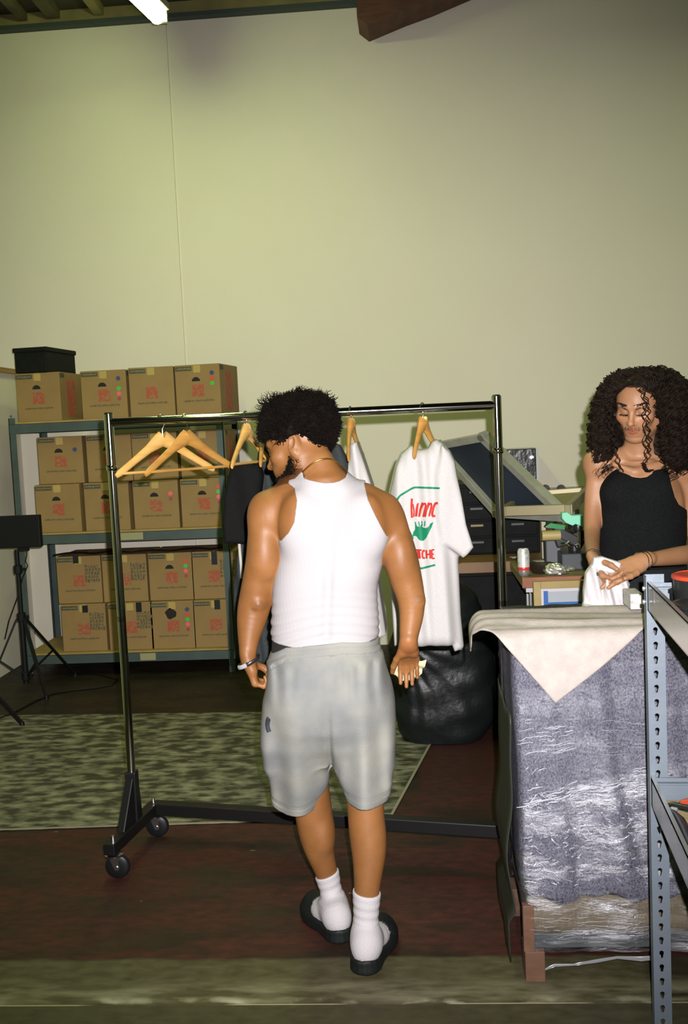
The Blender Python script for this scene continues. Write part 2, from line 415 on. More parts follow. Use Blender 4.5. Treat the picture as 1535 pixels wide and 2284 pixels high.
# worn sheet on the floor
steel_g = mat('grey_steel', (.17,.19,.20), .42, metal=.35, col2=(.15,.17,.18), scale=8)
matm = mat('mottled_sheet', (.026,.028,.018), .5, col2=(.25,.24,.17), scale=12, detail=7, stretch=(.8,1.5,1), contrast=(.42,.68), bump=.5, bscale=14)
A = [(-2.95,5.80), (-.92,5.71), (-.60,5.70), (0.16,5.66), (-.148,4.085), (-1.24,4.047), (-2.95,3.98)]
b = MB(); b.poly([(x, y, .0005) for x, y in A], (0, 0, .004)); o = b.build('floor_sheet', matm)
tag(o, 'worn mottled grey-green sheet lying on the floor behind the clothes rack', 'floor mat')
b = MB()
for p, q in zip(A[3:6], A[4:7]): b.bar((*p, .0055), (*q, .0055), .012, .002)
b.build('pale_edge', mat('pale_edge', (.22,.21,.15), .6), o)

# ceiling tube light
E1 = flo(357, 44, 4.36); S1 = flo(302, -10, 4.36); dv = unit((S1-E1)*[1,1,0]); S1 = E1+dv*1.22; mid = (E1+S1)/2
t = thing('tube_light', mid+[0,0,.1], 'bright white fluorescent tube light hanging under the roof above the shelves', 'ceiling light')
b = MB(); b.bar(E1+[0,0,.075], S1+[0,0,.075], .14, .05); b.build('housing', mat('fixture_white', (.35,.37,.3), .5), t, bevel=.006)
b = MB(); b.tube([E1+dv*.03, E1+dv*.04, (E1+S1)/2, S1-dv*.04, S1-dv*.03], [.03,.045,.045,.045,.03], 16)
b.build('tube', mat('tube_glow', (1,1,1), .5, emit=TUBE_COL, estr=TUBE_E), t, smooth=True)
for q in (E1, S1): b = MB(); b.box(q+[0,0,.03], (.1,.03,.1)); b.build('end_socket', MATS['fixture_white'], t)
for q in (E1+dv*.2, S1-dv*.2): b = MB(); b.cyl(q+[0,0,.09], q+[0,0,ZC-4.36], .006); b.build('hanging_rod', steel_g, t)

# ================================================================== LEFT SHELF WITH CARTONS
YF, YB = 6.73, 7.33
xl = at(60, 1500, YF)[0]; xr = at(516, 1300, YF)[0]
zt = at(300, 930, YF)[2]; zm = at(300, 1182, YF)[2]; zb = at(300, 1452, YF)[2]
t = thing('storage_shelf', ((xl+xr)/2, (YF+YB)/2, 0), 'grey-green steel storage shelf along the back wall loaded with cartons', 'shelf')
sg = mat('shelf_green_steel', (.055,.085,.078), .5, metal=.2, col2=(.045,.068,.064), scale=7)
deck = mat('shelf_deck_board', (.33,.235,.07), .7, col2=(.27,.19,.055), scale=10)
for x, s in ((xl, 1), (xr, -1)):
    for y, s2 in ((YF, 1), (YB, -1)):
        b = MB(); b.box2(sorted((x, x+s*.004))[0:1]+[min(y, y+s2*.045), 0], [max(x, x+s*.004), max(y, y+s2*.045), zt+.03])
        b.box2((min(x, x+s*.045), min(y, y+s2*.004), 0), (max(x, x+s*.045), max(y, y+s2*.004), zt+.03))
        for q in range(48): b.box((x+s*.022, y-s2*.0012, .05+q*.038), (.008, .002, .016))
        b.build('post', sg, t)
for z in (zt, zm, zb):
    b = MB()
    for y in (YF-.003, YB-.006): b.box2((xl+.004, y, z-.075), (xr-.004, y+.012, z-.012)); b.box2((xl+.004, y, z-.014), (xr-.004, y+.03 if y < 7 else y+.008, z-.012))
    for x in (xl+.005, xr-.017): b.box2((x, YF, z-.075), (x+.012, YB, z-.012))
    b.build('shelf_beam', sg, t)
    b = MB(); b.box2((xl+.006, YF+.002, z-.012), (xr-.006, YB-.002, z)); b.build('deck_board', deck, t)
lab = mat('paper_label', (.27,.26,.13), .7)
for px, z in ((293, zm), (314, zb)):
    x = at(px, 1200, YF)[0]; b = MB(); b.box((x, YF-.0045, z-.042), (.17 if z == zm else .11, .002, .05)); b.build('shelf_label', lab, t)
# crossing stretch of white sheet and black strap seen under the middle shelf
card = mat('carton_card', (.265,.170,.060), .8, col2=(.225,.142,.048), scale=3, bump=.1, bscale=30)
seam = mat('carton_seam', (.11,.07,.03), .9); ink = mat('carton_ink', (.085,.075,.035), .8, col2=(.16,.12,.06), scale=70, contrast=(.45,.6)); redink = mat('carton_red_ink', (.36,.07,.035), .8, col2=(.30,.15,.06), scale=60, contrast=(.5,.7))
hole = mat('hand_hole', (.012,.010,.008), .9); blk = mat('black_tape', (.008,.009,.010), .35)
SC = {'b': mat('sticker_blue', (.03,.05,.14), .5), 'r': mat('sticker_red', (.55,.06,.02), .5), 'g': mat('sticker_green', (.05,.42,.05), .5), 'p': mat('sticker_pink', (.75,.10,.13), .5), 'm': mat('sticker_maroon', (.30,.04,.06), .5)}
CW, CH, CD = .318, .335, .42
def glyphs(b, x0, x1, z, h, y, rs, t_=.0006):
    x = x0
    while x < x1:
        w = h*rs.uniform(.35, .8); b.box((x+w/2, y, z+rs.uniform(-.1,.1)*h), (w, t_, h*rs.uniform(.6, 1.0))); x += w+h*.22
def carton(name, loc, rz, dots, label, group, w=CW, hh=CH, hole_on=True, tape=None, scrawl=False, side=False, sd=1):
    rs = random.Random(sd)
    t = thing(name, loc, label, 'cardboard box', group, 0)
    def B(): return MB()
    b = B(); g = .0015
    b.box((0, CD/2, hh/2), (w, CD, hh)); V = b.build('carton_body', card, None, bevel=.004); V.parent = t
    parts = []
    def put(nm, mb, m_, lb=None):
        o = mb.build(nm, m_, None); o.parent = t
        if lb: o['label'] = lb
        return o
    b = B(); b.box((0, CD/2, hh+.0006), (.006, CD-.01, .0016)); b.box((0, -.0006, hh-.03), (.05, .0012, .05)); put('packing_tape', b, mat('clear_tape', (.40,.30,.10), .25))
    b = B(); b.box((-w*.30, -.0008, hh*.925), (w*.36, .0016, hh*.085)); o = put('printed_label', b, mat('label_dark', (.055,.058,.03), .8))
    b = B(); glyphs(b, -w*.45, -w*.15, hh*.925, .014, -.0019, rs); q = b.build('label_print', mat('label_print', (.17,.16,.09), .8), None); q.parent = o
    b = B(); rr = random.Random(sd+9)
    for i in range(7):
        for j in range(7):
            if rr.random() < .82: b.box((-w*.10+w*.27*(i+.5)/7-.01, -.0007, hh*.36+hh*.24*(j+.5)/7), (w*.27/7*.95, .0013, hh*.24/7*.92))
    put('red_emblem', b, redink)
    b = B(); glyphs(b, -w*.33, w*.33, hh*.27, .013, -.0007, rs); put('printed_text', b, ink)
    if scrawl:
        b = B()
        for j in range(5): glyphs(b, w*.14, w*.44, hh*(.78-.075*j), .026, -.0007, rs)
        put('marker_scrawl', b, ink)
    if hole_on:
        b = B(); pts = [(-.010+.030*cos(a), -.0007, hh*.70-.012+.030*sin(a)*.95) for a in np.linspace(0, pi, 9)]; b.poly(pts, (0, .001, 0)); put('hand_hole', b, hole)
    zz = .82
    for c in dots:
        b = B()
        if c != ' ': b.cyl((w*.33, .0006, hh*zz), (w*.33, -.0012, hh*zz), .0155 if c != 'm' else .013, n=14); put('round_sticker', b, SC[c], {'b':'blue', 'r':'red', 'g':'green', 'p':'pink', 'm':'maroon'}[c]+' round sticker')
        zz -= .105
    if tape:
        b = B(); b.box((w*tape[0], -.0012, hh*tape[1]), (.040, .0024, hh*tape[2])); put('black_tape_strip', b, blk)
    if side:
        b = B()
        for j in range(9):
            for i in range(5):
                if rr.random() < .85: b.box((w/2+.0006, .13+.028*i, hh*(.12+.085*j)), (.0013, .026, hh*.08))
        put('side_print', b, redink)
        b = B(); b.box((w/2+.0006, .05, hh*.93), (.0013, .07, .03)); put('side_label', b, MATS['label_dark'])
    t.rotation_euler = (0, 0, radians(rz)); return t
def cx_(px, y, Y): return at(px, y, Y)[0]
tops = [(84, 6.77, -4, '', 'first from the left on the top shelf, carrying the black crate', True, True), (231, 6.76, 0, 'b gp', 'on the top shelf just right of the box under the black crate', True, True), (338, 6.76, 1, '', 'on the top shelf, second from the right, plain with a dark smudge', False, False), (441, 6.74, -7, 'brg', 'at the right end of the top shelf, its red printed side showing', True, True)]
for i, (px, Y, rz, d, lb, ho, sd_) in enumerate(tops):
    carton('cardboard_box', (cx_(px, 860, Y), Y, zt), rz, d if i != 1 else 'b gpm', 'carton '+lb, 'cartons on the top shelf', hole_on=ho, side=True, sd=i+1, w=CW if i != 2 else CW*.98, hh=CH*(1, .98, 1.0, 1.0)[i])
mid_lo = [(129, 'plain front with a black hand hole', ''), (238, 'half hidden behind the chrome rack post', ''), (348, 'with pink and maroon stickers', 'xpm'), (455, 'with red, green, pink and maroon stickers', 'rgpm')]
for i, (px, lb, d) in enumerate(mid_lo):
    Y = 6.76; carton('cardboard_box', (cx_(px, 1120, Y), Y, zm), (0, -1, 0, 1)[i], d.replace('x', ' '), 'carton, middle shelf lower row, '+lb, 'cartons on the middle shelf', sd=11+i, side=(i == 3))
mid_up = [(134, 'with one blue sticker', ' b'), (243, 'crossed by the chrome rack post', ''), (345, 'behind the two empty wooden hangers, with a green sticker', ' g'), (453, 'behind the darker hanger at the right', '')]
for i, (px, lb, d) in enumerate(mid_up):
    Y = 6.79; carton('cardboard_box', (cx_(px, 1010, Y), Y, zm+CH+.002), (1, 0, -1, 0)[i], d, 'carton, middle shelf upper row, '+lb, 'cartons on the middle shelf', sd=21+i, side=(i == 3), hh=CH*.98)
bot_lo = [(187, 'crossed with pen marks and black tape at the left end', '', (.05,.9,.15), True), (292, 'behind the chrome rack post', '', (.2,.9,.2), True), (386, 'with a torn black hole and a column of five stickers', 'brgpm', None, False), (482, 'partly hidden by the dark hanging clothes', '', (.05,.9,.2), False)]
for i, (px, lb, d, tp, sw) in enumerate(bot_lo):
    Y = 6.77; c = carton('cardboard_box', (cx_(px, 1390, Y), Y, zb), 0, d, 'carton, bottom shelf lower row, '+lb, 'cartons on the bottom shelf', tape=tp, scrawl=sw, hole_on=(i == 2), sd=31+i)
    if i == 2:
        b = MB(); rr = random.Random(4); b.poly([((.045+rr.uniform(-.012,.012))*cos(a)-.01, -.0012, CH*.74+(.035+rr.uniform(-.01,.01))*sin(a)) for a in np.linspace(0, 2*pi, 12)[:-1]], (0, .001, 0)); q = b.build('torn_hole', hole, None); q.parent = c
bot_up = [(176, 'at the left end with black tape on top', '', (-.05,.93,.16), True), (278, 'behind the chrome rack post', '', None, True), (382, 'with red, green, pink and maroon stickers', 'rgpm', None, False), (478, 'with a long strip of black tape', '', (.02,.86,.28), True)]
for i, (px, lb, d, tp, sw) in enumerate(bot_up):
    Y = 6.80; carton('cardboard_box', (cx_(px, 1280, Y), Y, zb+CH+.002), 0, d, 'carton, bottom shelf upper row, '+lb, 'cartons on the bottom shelf', tape=tp, scrawl=sw, hole_on=(i == 2), sd=41+i)
# black crate on the first carton
Y = 6.76; p0 = at(36, 826, Y); p1 = at(114, 822, Y); p2 = at(36, 769, Y); hB = .175; wB = p1[0]-p0[0]
t = thing('storage_crate', ((p0[0]+p1[0])/2, Y+.2, zt+CH), 'matte black lidded crate on top of the leftmost carton', 'crate', rz=0)
b = MB(); b.box(((p0[0]+p1[0])/2, Y+.235, zt+CH+.002+hB*.42), (wB-.01, .46, hB*.84)); b.build('crate_body', mat('black_crate', (.005,.006,.005), .7, col2=(.008,.009,.008), spec=.15), t, bevel=.008)
b = MB(); b.box(((p0[0]+p1[0])/2, Y+.235, zt+CH+hB*.91), (wB+.006, .475, hB*.18)); b.build('lid', MATS['black_crate'], t, bevel=.006)
t.rotation_euler = (0, 0, radians(-6))

# black strap draped over the bottom row
zz = zb+2*CH+.006
b = MB(); P = []
for i in range(40):
    u = i/39; x = xl+.22+u*(xr-xl-.24); P.append((x, 6.81+.02*sin(9*u), zz+.008+.012*abs(sin(14*u))))
b.tube(P, .012, 6, flat=((0,0,1), 1.6, .5)); o = b.build('black_sheet_edge', mat('black_plastic', (.009,.010,.011), .4), None, smooth=True)
o.name = 'plastic_strap'; tag(o, 'thin black plastic strap lying along the top of the bottom-shelf cartons', 'strap')

# ================================================================== LIGHT STAND
blackm = mat('stand_black', (.005,.006,.006), .5, spec=.2); Ys = 6.3
def Pp(x, y, Y=Ys): return at(x, y, Y)
pole_b = Pp(57, 1500); pole_t = Pp(43, 1226); hub = Pp(50, 1376); low = Pp(57, 1500)
t = thing('light_stand', (pole_b[0], Ys, 0), 'black tripod stand carrying a flat black light panel, left of the shelves', 'light stand')
X0 = pole_b[0]
b = MB(); b.cyl((X0, Ys, .07), (X0, Ys, hub[2]), .019); b.cyl((X0, Ys, hub[2]), (X0, Ys, pole_t[2]), .015); b.build('pole', blackm, t, smooth=True)
for nm, z in (('collar', hub[2]), ('collar', .12), ('collar', Pp(46,1270)[2])):
    b = MB(); b.lathe([(.02,-.03), (.028,-.025), (.028,.025), (.02,.03)], (X0, Ys, z), 16); b.box((X0+.035, Ys, z), (.03,.012,.02)); b.build(nm, blackm, t)
fr = flo(168, 1508); R_ = sqrt((fr[0]-X0)**2+(fr[1]-Ys)**2)
for ang in (atan2(fr[1]-Ys, fr[0]-X0), atan2(fr[1]-Ys, fr[0]-X0)+2.25, atan2(fr[1]-Ys, fr[0]-X0)-1.9):
    dx, dy = cos(ang), sin(ang); R2 = R_ if ang == atan2(fr[1]-Ys, fr[0]-X0) else .26
    b = MB(); top = np.array([X0+.03*dx, Ys+.03*dy, hub[2]-.01]); ft = np.array([X0+R2*dx, Ys+R2*dy, .012]); b.bar(top, ft, .018, .012, up=(dx, dy, 0)); leg = b.build('leg', blackm, t)
    b = MB(); b.cyl(ft+[0,0,-.012], ft+[0,0,.02], .014, .011, 10); b.build('rubber_foot', blackm, leg)
    b = MB(); b.bar((X0+.02*dx, Ys+.02*dy, .12), top*.45+ft*.55, .012, .008, up=(-dy, dx, 0)); b.build('brace', blackm, t)
c = Pp(46, 1185); s = 2220/6.45
b = MB(); b.box((c[0], Ys-.01, c[2]), (97/s, .05, 72/s)); b.build('light_panel', mat('panel_black', (.004,.005,.005), .6, spec=.2), t, bevel=.006)
b = MB(); b.box((c[0]+.01, Ys, pole_t[2]+.02), (.07,.03,.06)); b.build('tilt_bracket', blackm, t)
b = MB(); b.tube([Pp(56,1222), Pp(60,1236), Pp(57,1252), Pp(62,1262), Pp(50,1290), Pp(40,1330,6.35), Pp(20,1385,6.4), Pp(11,1425,6.4)], .004, 6); b.build('power_cable', blackm, t, smooth=True)
# second stand, just its leg reaches in
foot = flo(50, 1619); up1 = at(0, 1563, foot[1]-.05)
dv2 = unit(up1-foot); Q = foot+dv2*(.42/dv2[2]); print('Q', Q, 'X0', X0); 
t = thing('light_stand', (Q[0], Q[1], 0), 'black tripod leg of a second stand reaching in at the lower left edge', 'light stand')
b = MB(); b.bar(foot+[0,0,.012], Q, .022, .016, up=(0,1,0)); lg = b.build('leg', blackm, t)
b = MB(); b.cyl(foot, foot+[0,0,.025], .016, .012, 10); b.build('rubber_foot', blackm, lg)
for a in (1.7, -1.75):
    b = MB(); b.bar((Q[0]+.3*cos(a), Q[1]+.45*sin(a), .01), Q, .022, .016, up=(0,1,0)); b.build('leg', blackm, t)
b = MB(); b.cyl((Q[0], Q[1], .12), (Q[0], Q[1], 1.9), .018); b.build('pole', blackm, t, smooth=True)
b = MB(); b.tube([flo(0,1602,.006), flo(30,1590,.006), flo(80,1563,.006), flo(120,1547,.006), flo(175,1538,.006), flo(215,1534,.006), flo(250,1528,.006), flo(262,1515,.006), flo(200,1500,.006)], .006, 6); o = b.build('power_cord', blackm, None, smooth=True)
tag(o, 'black power cord running over the floor in front of the shelves', 'cord')

# ================================================================== ROLLING GARMENT RACK
chrome = mat('chrome', (.62,.63,.62), .09, metal=1.0); rblk = mat('rack_black', (.006,.006,.006), .45, spec=.25)
YL, YR = 3.76, 3.83
FLc, RLc, FRc = flo(258,1958), flo(347,1866), flo(1147,1925); RRc = FRc+(RLc-FLc)
PLt, PLb = at(250,936,YL), at(286,1720,YL); PRt, PRb = at(1104,893,YR), at(1139,1760,YR)
XPL = (PLt[0]+PLb[0])/2; XPR = (PRt[0]+PRb[0])/2; ZR = (at(250,941,YL)[2]+at(1096,905,YR)[2])/2
t = thing('garment_rack', (XPL, YL, 0), 'chrome and black rolling clothes rack with a long top rail', 'clothes rack')
zs = PLb[2]; zbar = .135
for X, Y, bs_ in ((XPL, YL, (FLc, RLc)), (XPR, YR, (FRc, RRc))):
    b = MB(); b.cyl((X, Y, zs-.02), (X, Y, zs+.62), .0165, n=20); b.cyl((X, Y, zs+.6), (X, Y, ZR-.16), .0165, n=20); po = b.build('post', chrome, t, smooth=True)
    b = MB(); b.cyl((X, Y, ZR-.17), (X, Y, ZR+.032), .0185, n=20); b.lathe([(.019,-.004),(.0215,0),(.0215,.012),(.019,.016)], (X, Y, ZR-.18), 20); b.build('upper_sleeve', chrome, t, smooth=True)
    b = MB(); b.lathe([(.0, .0),(.012,.008),(.019,.0)], (X, Y, ZR+.031), 16); b.build('end_cap', rblk, t)
    # black tapered socket
    p0, p1 = bs_[0], bs_[1]; m_ = (p0+p1)/2; 
    b = MB(); b.bar((X, Y, zbar), (X, Y, zs), .042, .05, up=(0,1,0)); u = unit([p1[0]-p0[0], p1[1]-p0[1], 0])
    c0 = np.array([X, Y, zbar]); n_ = np.cross(u, [0,0,1])*.016
    b.poly([c0-u*.15-n_+[0,0,-.02], c0+u*.05-n_+[0,0,-.02], c0+u*.025-n_+[0,0,zs-zbar-.02], c0-u*.025-n_+[0,0,zs-zbar-.02]], n_*2); b.build('post_socket', rblk, t, bevel=.004)
    b = MB(); b.bar((p0[0]-u[0]*.04, p0[1]-u[1]*.04, zbar-.01), (p1[0]+u[0]*.01, p1[1]+u[1]*.01, zbar-.01), .045, .045); b.build('end_bar', rblk, t, bevel=.004)
    for c in bs_:
        b = MB(); b.lathe([(.010,0),(.034,.004),(.036,.012),(.012,.020)], (c[0], c[1], zbar-.052), 18); b.cyl((c[0], c[1], .09), (c[0], c[1], zbar+.03), .007, n=10)
        b.poly([(c[0]-.018, c[1]-.019, .095), (c[0]+.014, c[1]-.019, .095), (c[0]+.024, c[1]-.019, .046), (c[0]+.018, c[1]-.019, .036), (c[0]+.006, c[1]-.019, .036), (c[0]+.001, c[1]-.019, .046)], (0,.003,0)); b.poly([(c[0]-.016, c[1]+.016, .095), (c[0]+.012, c[1]+.016, .095), (c[0]+.020, c[1]+.016, .044), (c[0]+.006, c[1]+.016, .040)], (0,.003,0)); b.cyl((c[0]+.012, c[1]-.022, .0475), (c[0]+.012, c[1]+.022, .0475), .006, n=10)
        b.box((c[0], c[1], .0965), (.036,.040,.004)); cs = b.build('caster_fork', mat('zinc', (.55,.56,.55), .25, metal=1.0), t)
        b = MB(); b.lathe([(.010,-.012),(.040,-.0125),(.046,-.007),(.0475,0),(.046,.007),(.040,.0125),(.010,.012)], (c[0]+.012, c[1], .0475), 28, axis='y'); b.build('caster_wheel', mat('wheel_rubber', (.007,.008,.009), .4, spec=.3), cs, smooth=True, angle=50)
b = MB(); A0 = RLc+[0,0,zbar-.01]; B0 = FRc+[0,0,zbar-.01]; b.bar(A0, B0, .05, .05); b.build('base_crossbar', rblk, t, bevel=.004)
b = MB(); b.cyl((XPL, YL, ZR), (XPR, YR, ZR), .0165, n=20); b.build('top_rail', chrome, t, smooth=True)

# ---------------------------------------------------------------- hangers
hw = mat('hanger_wood', (.60,.36,.11), .35, col2=(.50,.28,.07), scale=7, stretch=(1,1,6), coat=.3); hwd = mat('hanger_wood_dark', (.46,.24,.055), .35, col2=(.37,.18,.04), scale=7, stretch=(1,1,6), coat=.3)
hook_m = mat('hook_steel', (.6,.6,.58), .2, metal=1.0)
def rail_pt(px): return at(px, 925, YL+(YR-YL)*(px-250)/855)
def hanger(px, ang, m_, label, drop=.055, bar=True, half=.218, sz=1.0):
    r = rail_pt(px); y = YL+(YR-YL)*(r[0]-XPL)/(XPR-XPL)
    t = thing('wooden_hanger', (r[0], y, ZR), label, 'clothes hanger', 'wooden hangers on the rack')
    cz = -drop-.005
    def arm(s):
        u = np.linspace(0, 1, 14); x = s*(half*u); z = cz-.002-.133*u**1.10-.004*np.sin(u*pi); return np.stack([x, -.016*u*u, z], 1)
    b = MB()
    for s in (-1, 1):
        P = arm(s); wd = np.interp(np.linspace(0,1,14), [0,.12,.3,.6,.95,1], [2.3,1.9,1.25,1.0,.95,.6]); b.tube(P, .0135*wd*sz, 10, flat=((0,1,0), 1.0, .55))
    def own(mb, nm, mm, sm=True): o = mb.build(nm, mm, None, smooth=sm); o.parent = t; return o
    own(b, 'shoulder_arms', m_)
    if bar: b = MB(); b.cyl((-half*.97, -.014, cz-.126), (half*.97, -.014, cz-.126), .0055, n=10); own(b, 'trouser_bar', m_)
    b = MB(); th = np.linspace(-.35, pi+.1, 14); R = .0205; P = [(-R*cos(a), 0, R*sin(a)) for a in th][::-1]; P = [(0,0,cz+.006), (0,0,cz+.02), (0,0,-R-.012), (.006,0,-R-.004)]+[(R*cos(a),0,R*sin(a)) for a in np.linspace(-pi/2+.35, pi*.98, 14)]
    b.tube(P, .0022, 8); own(b, 'hook', hook_m)
    t.rotation_euler = (0, 0, radians(ang)); return t
hanger(360, 38, hw, 'pale wooden hanger hanging empty, leftmost on the clothes rack', drop=.062, half=.203)
hanger(414, 52, hwd, 'darker honey-coloured wooden hanger hanging empty beside the pale leftmost one', drop=.060)
hanger(548, 76, hw, 'wooden hanger turned edge-on with a black garment folded over it', drop=.045, half=.19)
hanger(590, 84, hwd, 'wooden hanger mostly hidden behind the hair of the man in white', drop=.045, half=.16, bar=False)
hanger(782, 82, hwd, 'wooden hanger holding the plain white shirt behind the man', drop=.04, half=.15, bar=False)
hanger(943, 62, hwd, 'wooden hanger holding the printed white tee', drop=.045, half=.115, bar=False)

# ---------------------------------------------------------------- garments
def cmat(name, c, c2, rough=.85): return mat(name, c, rough, col2=c2, scale=180, bump=.12, bscale=260, contrast=(.3,.7), spec=.12)
tee_w = cmat('white_jersey', (.46,.45,.44), (.42,.41,.40)); tee_g = cmat('charcoal_jersey', (.038,.044,.046), (.026,.031,.033)); tee_k = cmat('black_jersey', (.004,.004,.004), (.006,.006,.006))
def slab(poly_px, Y0, thick, folds, rnd=.014, k=.012, ybend=None):
    """cloth hanging as a folded, soft volume: outline given at depth Y0"""
    Q = [at(x, y, Y0-thick*.5) for x, y in poly_px]; pf = poly2d([(q[0], q[2]) for q in Q]); xs_ = [q[0] for q in Q]; zs_ = [q[2] for q in Q]
    def f(P):
        d = pf(P[:, [0, 2]]); yc = Y0+np.zeros(len(P))
        for (amp, fr, ph, sl) in folds: yc = yc+amp*np.sin(fr*(P[:,0]+sl*P[:,2])+ph)
        if ybend is not None: yc = yc+ybend(P)
        dy = np.abs(P[:,1]-yc)-thick
        a = np.maximum(d+rnd, 0); b_ = np.maximum(dy+rnd, 0)
        return (np.sqrt(a*a+b_*b_)+np.minimum(np.maximum(d+rnd, dy+rnd), 0)-rnd)*.8
    return Prim(f, (min(xs_), Y0-thick-.06, min(zs_)), (max(xs_), Y0+thick+.06, max(zs_)), k)
def cloth(name, prims, m_, h, label, cat, parent=None):
    lo, hi = bounds(prims, .02); o = sobj(name, field(prims, .05), lo, hi, h, m_, parent)
    if label: tag(o, label, cat)
    return o
# black folded garment
cloth('black_garment', [slab([(512,1048),(520,1038),(545,1032),(578,1036),(585,1060),(578,1130),(566,1205),(548,1213),(500,1211),(497,1170),(503,1100)], 3.83, .045, [(.006,55,0,.1)], rnd=.02)], tee_k, .006, 'black garment folded over the edge-on wooden hanger left of the man', 'clothing')
# charcoal long garments
cloth('charcoal_garment', [slab([(584,968),(606,985),(640,1010),(640,1200),(620,1480),(560,1482),(522,1470),(521,1300),(536,1212),(545,1150),(572,1040)], 4.0, .05, [(.012,60,0,.05),(.006,130,1,.1)], rnd=.02)], tee_g, .007, 'long charcoal garment hanging behind the left arm of the man in white', 'clothing')
cloth('charcoal_garment', [slab([(735,985),(758,992),(778,1030),(797,1100),(800,1250),(740,1300),(700,1250),(715,1050)], 3.95, .045, [(.010,70,0,.05)], rnd=.02)], tee_g, .007, 'charcoal shirt on the rack right behind the neck of the man in white', 'clothing')
# white shirt behind the man
cloth('white_shirt', [slab([(781,992),(797,985),(813,1030),(831,1085),(838,1160),(842,1280),(862,1414),(835,1419),(760,1416),(762,1200),(776,1060)], 3.86, .12, [(.008,75,.5,.06),(.004,150,1,.1)], rnd=.02)], tee_w, .006, 'plain white shirt hanging on the rack behind the right side of the man', 'clothing')
# printed tee
Yt = 3.86
body = slab([(912,997),(919,993),(926,1001),(940,1002.5),(955,1000),(964,984),(975,980),(990,995),(1001,1008),(1012,1030),(1016,1100),(1022,1240),(1028,1370),(1035,1441),(1030,1449),(1014,1452),(1008,1436),(975,1437),(930,1437),(880,1435),(872,1300),(866,1120),(884,1040),(896,1012)], Yt, .12, [(.007,60,.8,.08),(.004,120,.3,.03)], rnd=.05,
            ybend=lambda P: .02*np.tanh((P[:,0]-at(1010,1300,Yt)[0])*22))
slv = slab([(985,992),(1003,1008),(1014,1030),(1019,1060),(1030,1110),(1040,1170),(1048,1195),(1056,1220),(1043,1236),(1033,1244),(1010,1227),(988,1212),(975,1150),(972,1060)], Yt-.10, .05, [(.006,48,.2,-.1)], rnd=.02, k=.02)
slv2 = slab([(896,1012),(884,1040),(872,1090),(866,1118),(870,1200),(895,1200),(905,1060)], Yt+.05, .03, [(.004,48,.2,-.1)], rnd=.02, k=.02)
tee = cloth('printed_tee', [body, slv, slv2], tee_w, .0055, 'white oversized tee with green outline and red lettering hanging on the rack', 'clothing')
me = tee.data; bvh = BVHTree.FromPolygons([v.co[:] for v in me.vertices], [p.vertices[:] for p in me.polygons])
def project(me2, off=.0025):
    for v in me2.vertices:
        o_ = Vector(CC); d_ = (v.co-o_).normalized(); h_, n_, _, _ = bvh.ray_cast(o_, d_, 10)
        if h_ is not None: v.co = h_-d_*off
def ribbon(pts, w, closed=False, n=60):
    """painted line: strip of quads along pixel points at the shirt"""
    P = np.array(pts, float); L = np.r_[0, np.cumsum(np.linalg.norm(np.diff(P, axis=0), axis=1))]; s = np.linspace(0, L[-1], n)
    X = np.stack([np.interp(s, L, P[:,0]), np.interp(s, L, P[:,1])], 1); X[1:-1] = (X[:-2]+X[2:]+X[1:-1]*2)/4
    T = np.gradient(X, axis=0); T /= np.linalg.norm(T, axis=1)[:,None]; N = np.stack([-T[:,1], T[:,0]], 1)*w/2
    V = [at(*(X[i]+N[i]*s_), Yt-.1) for i in range(n) for s_ in (-1, 1)]; Fq = [[2*i, 2*i+1, 2*i+3, 2*i+2] for i in range(n-1)]; return V, Fq
def put_print(name, Vs, Fs, m_, lb=None):
    me2 = mkmesh(name, np.array(Vs), [np.array(Fs)], False); project(me2); o = link(name, me2, m_, tee)
    if lb: o['label'] = lb
    return o
grn = mat('green_print', (.008,.17,.08), .6, spec=.2); redp = mat('red_print', (.40,.028,.018), .6, spec=.2)
V1, F1 = ribbon([(981,1089),(925,1087),(918,1090),(893,1105),(886,1114),(886,1124),(893,1145),(905,1170),(922,1202)], 4.5, n=70)
put_print('green_border', V1, F1, grn)
V1, F1 = ribbon([(971,1260),(940,1268),(936,1267),(925,1262)], 4.5, n=30); put_print('green_border', V1, F1, grn)
# red strokes: cut off script letters, then capitals TCHE
def strokes(name, L, m_, w=3.6):
    Vs, Fs = [], []
    for S in L:
        ww = w
        if isinstance(S[0], (int, float)): ww, S = S[0], S[1]
        v, f = ribbon(S, ww, n=max(6, 5*len(S))); Fs += [[a+len(Vs) for a in q] for q in f]; Vs += v
    return put_print(name, Vs, Fs, m_)
strokes('red_script', [(5,[(919,1112),(918,1130),(919,1155)]), (3,[(921,1124),(924,1140),(923,1153)]), (3.5,[(933,1122),(929,1152)]), (3,[(927,1152),(929,1135),(931,1124)]), (5,[(943,1121),(938,1136),(935,1153)]), (4,[(937,1140),(943,1126),(949,1122),(950,1128),(944,1153)]), (5,[(957,1121),(951,1138),(948,1153)]), (4,[(951,1140),(957,1126),(962,1122),(963,1128),(957,1152)]), (5.5,[(977,1122),(971,1123),(967,1132),(964,1146),(966,1152),(971,1150)])], redp)
strokes('red_capitals', [(4,[(926,1227),(934,1227)]), (4.2,[(932,1227),(933,1246)]), (4,[(929,1227),(941,1227)]), (4.2,[(935,1227),(937,1246)]), (4.4,[(948,1229),(944,1228),(942,1235),(943,1244),(948,1245)]), (4.2,[(951,1227),(952,1246)]), (4.2,[(959,1226),(960,1246)]), (3.6,[(951,1237),(960,1236)]), (4.2,[(963,1226),(964,1246)]), (3.6,[(963,1227),(969,1226)]), (3.6,[(963,1236),(968,1236)]), (3.6,[(964,1246),(970,1245)])], redp)
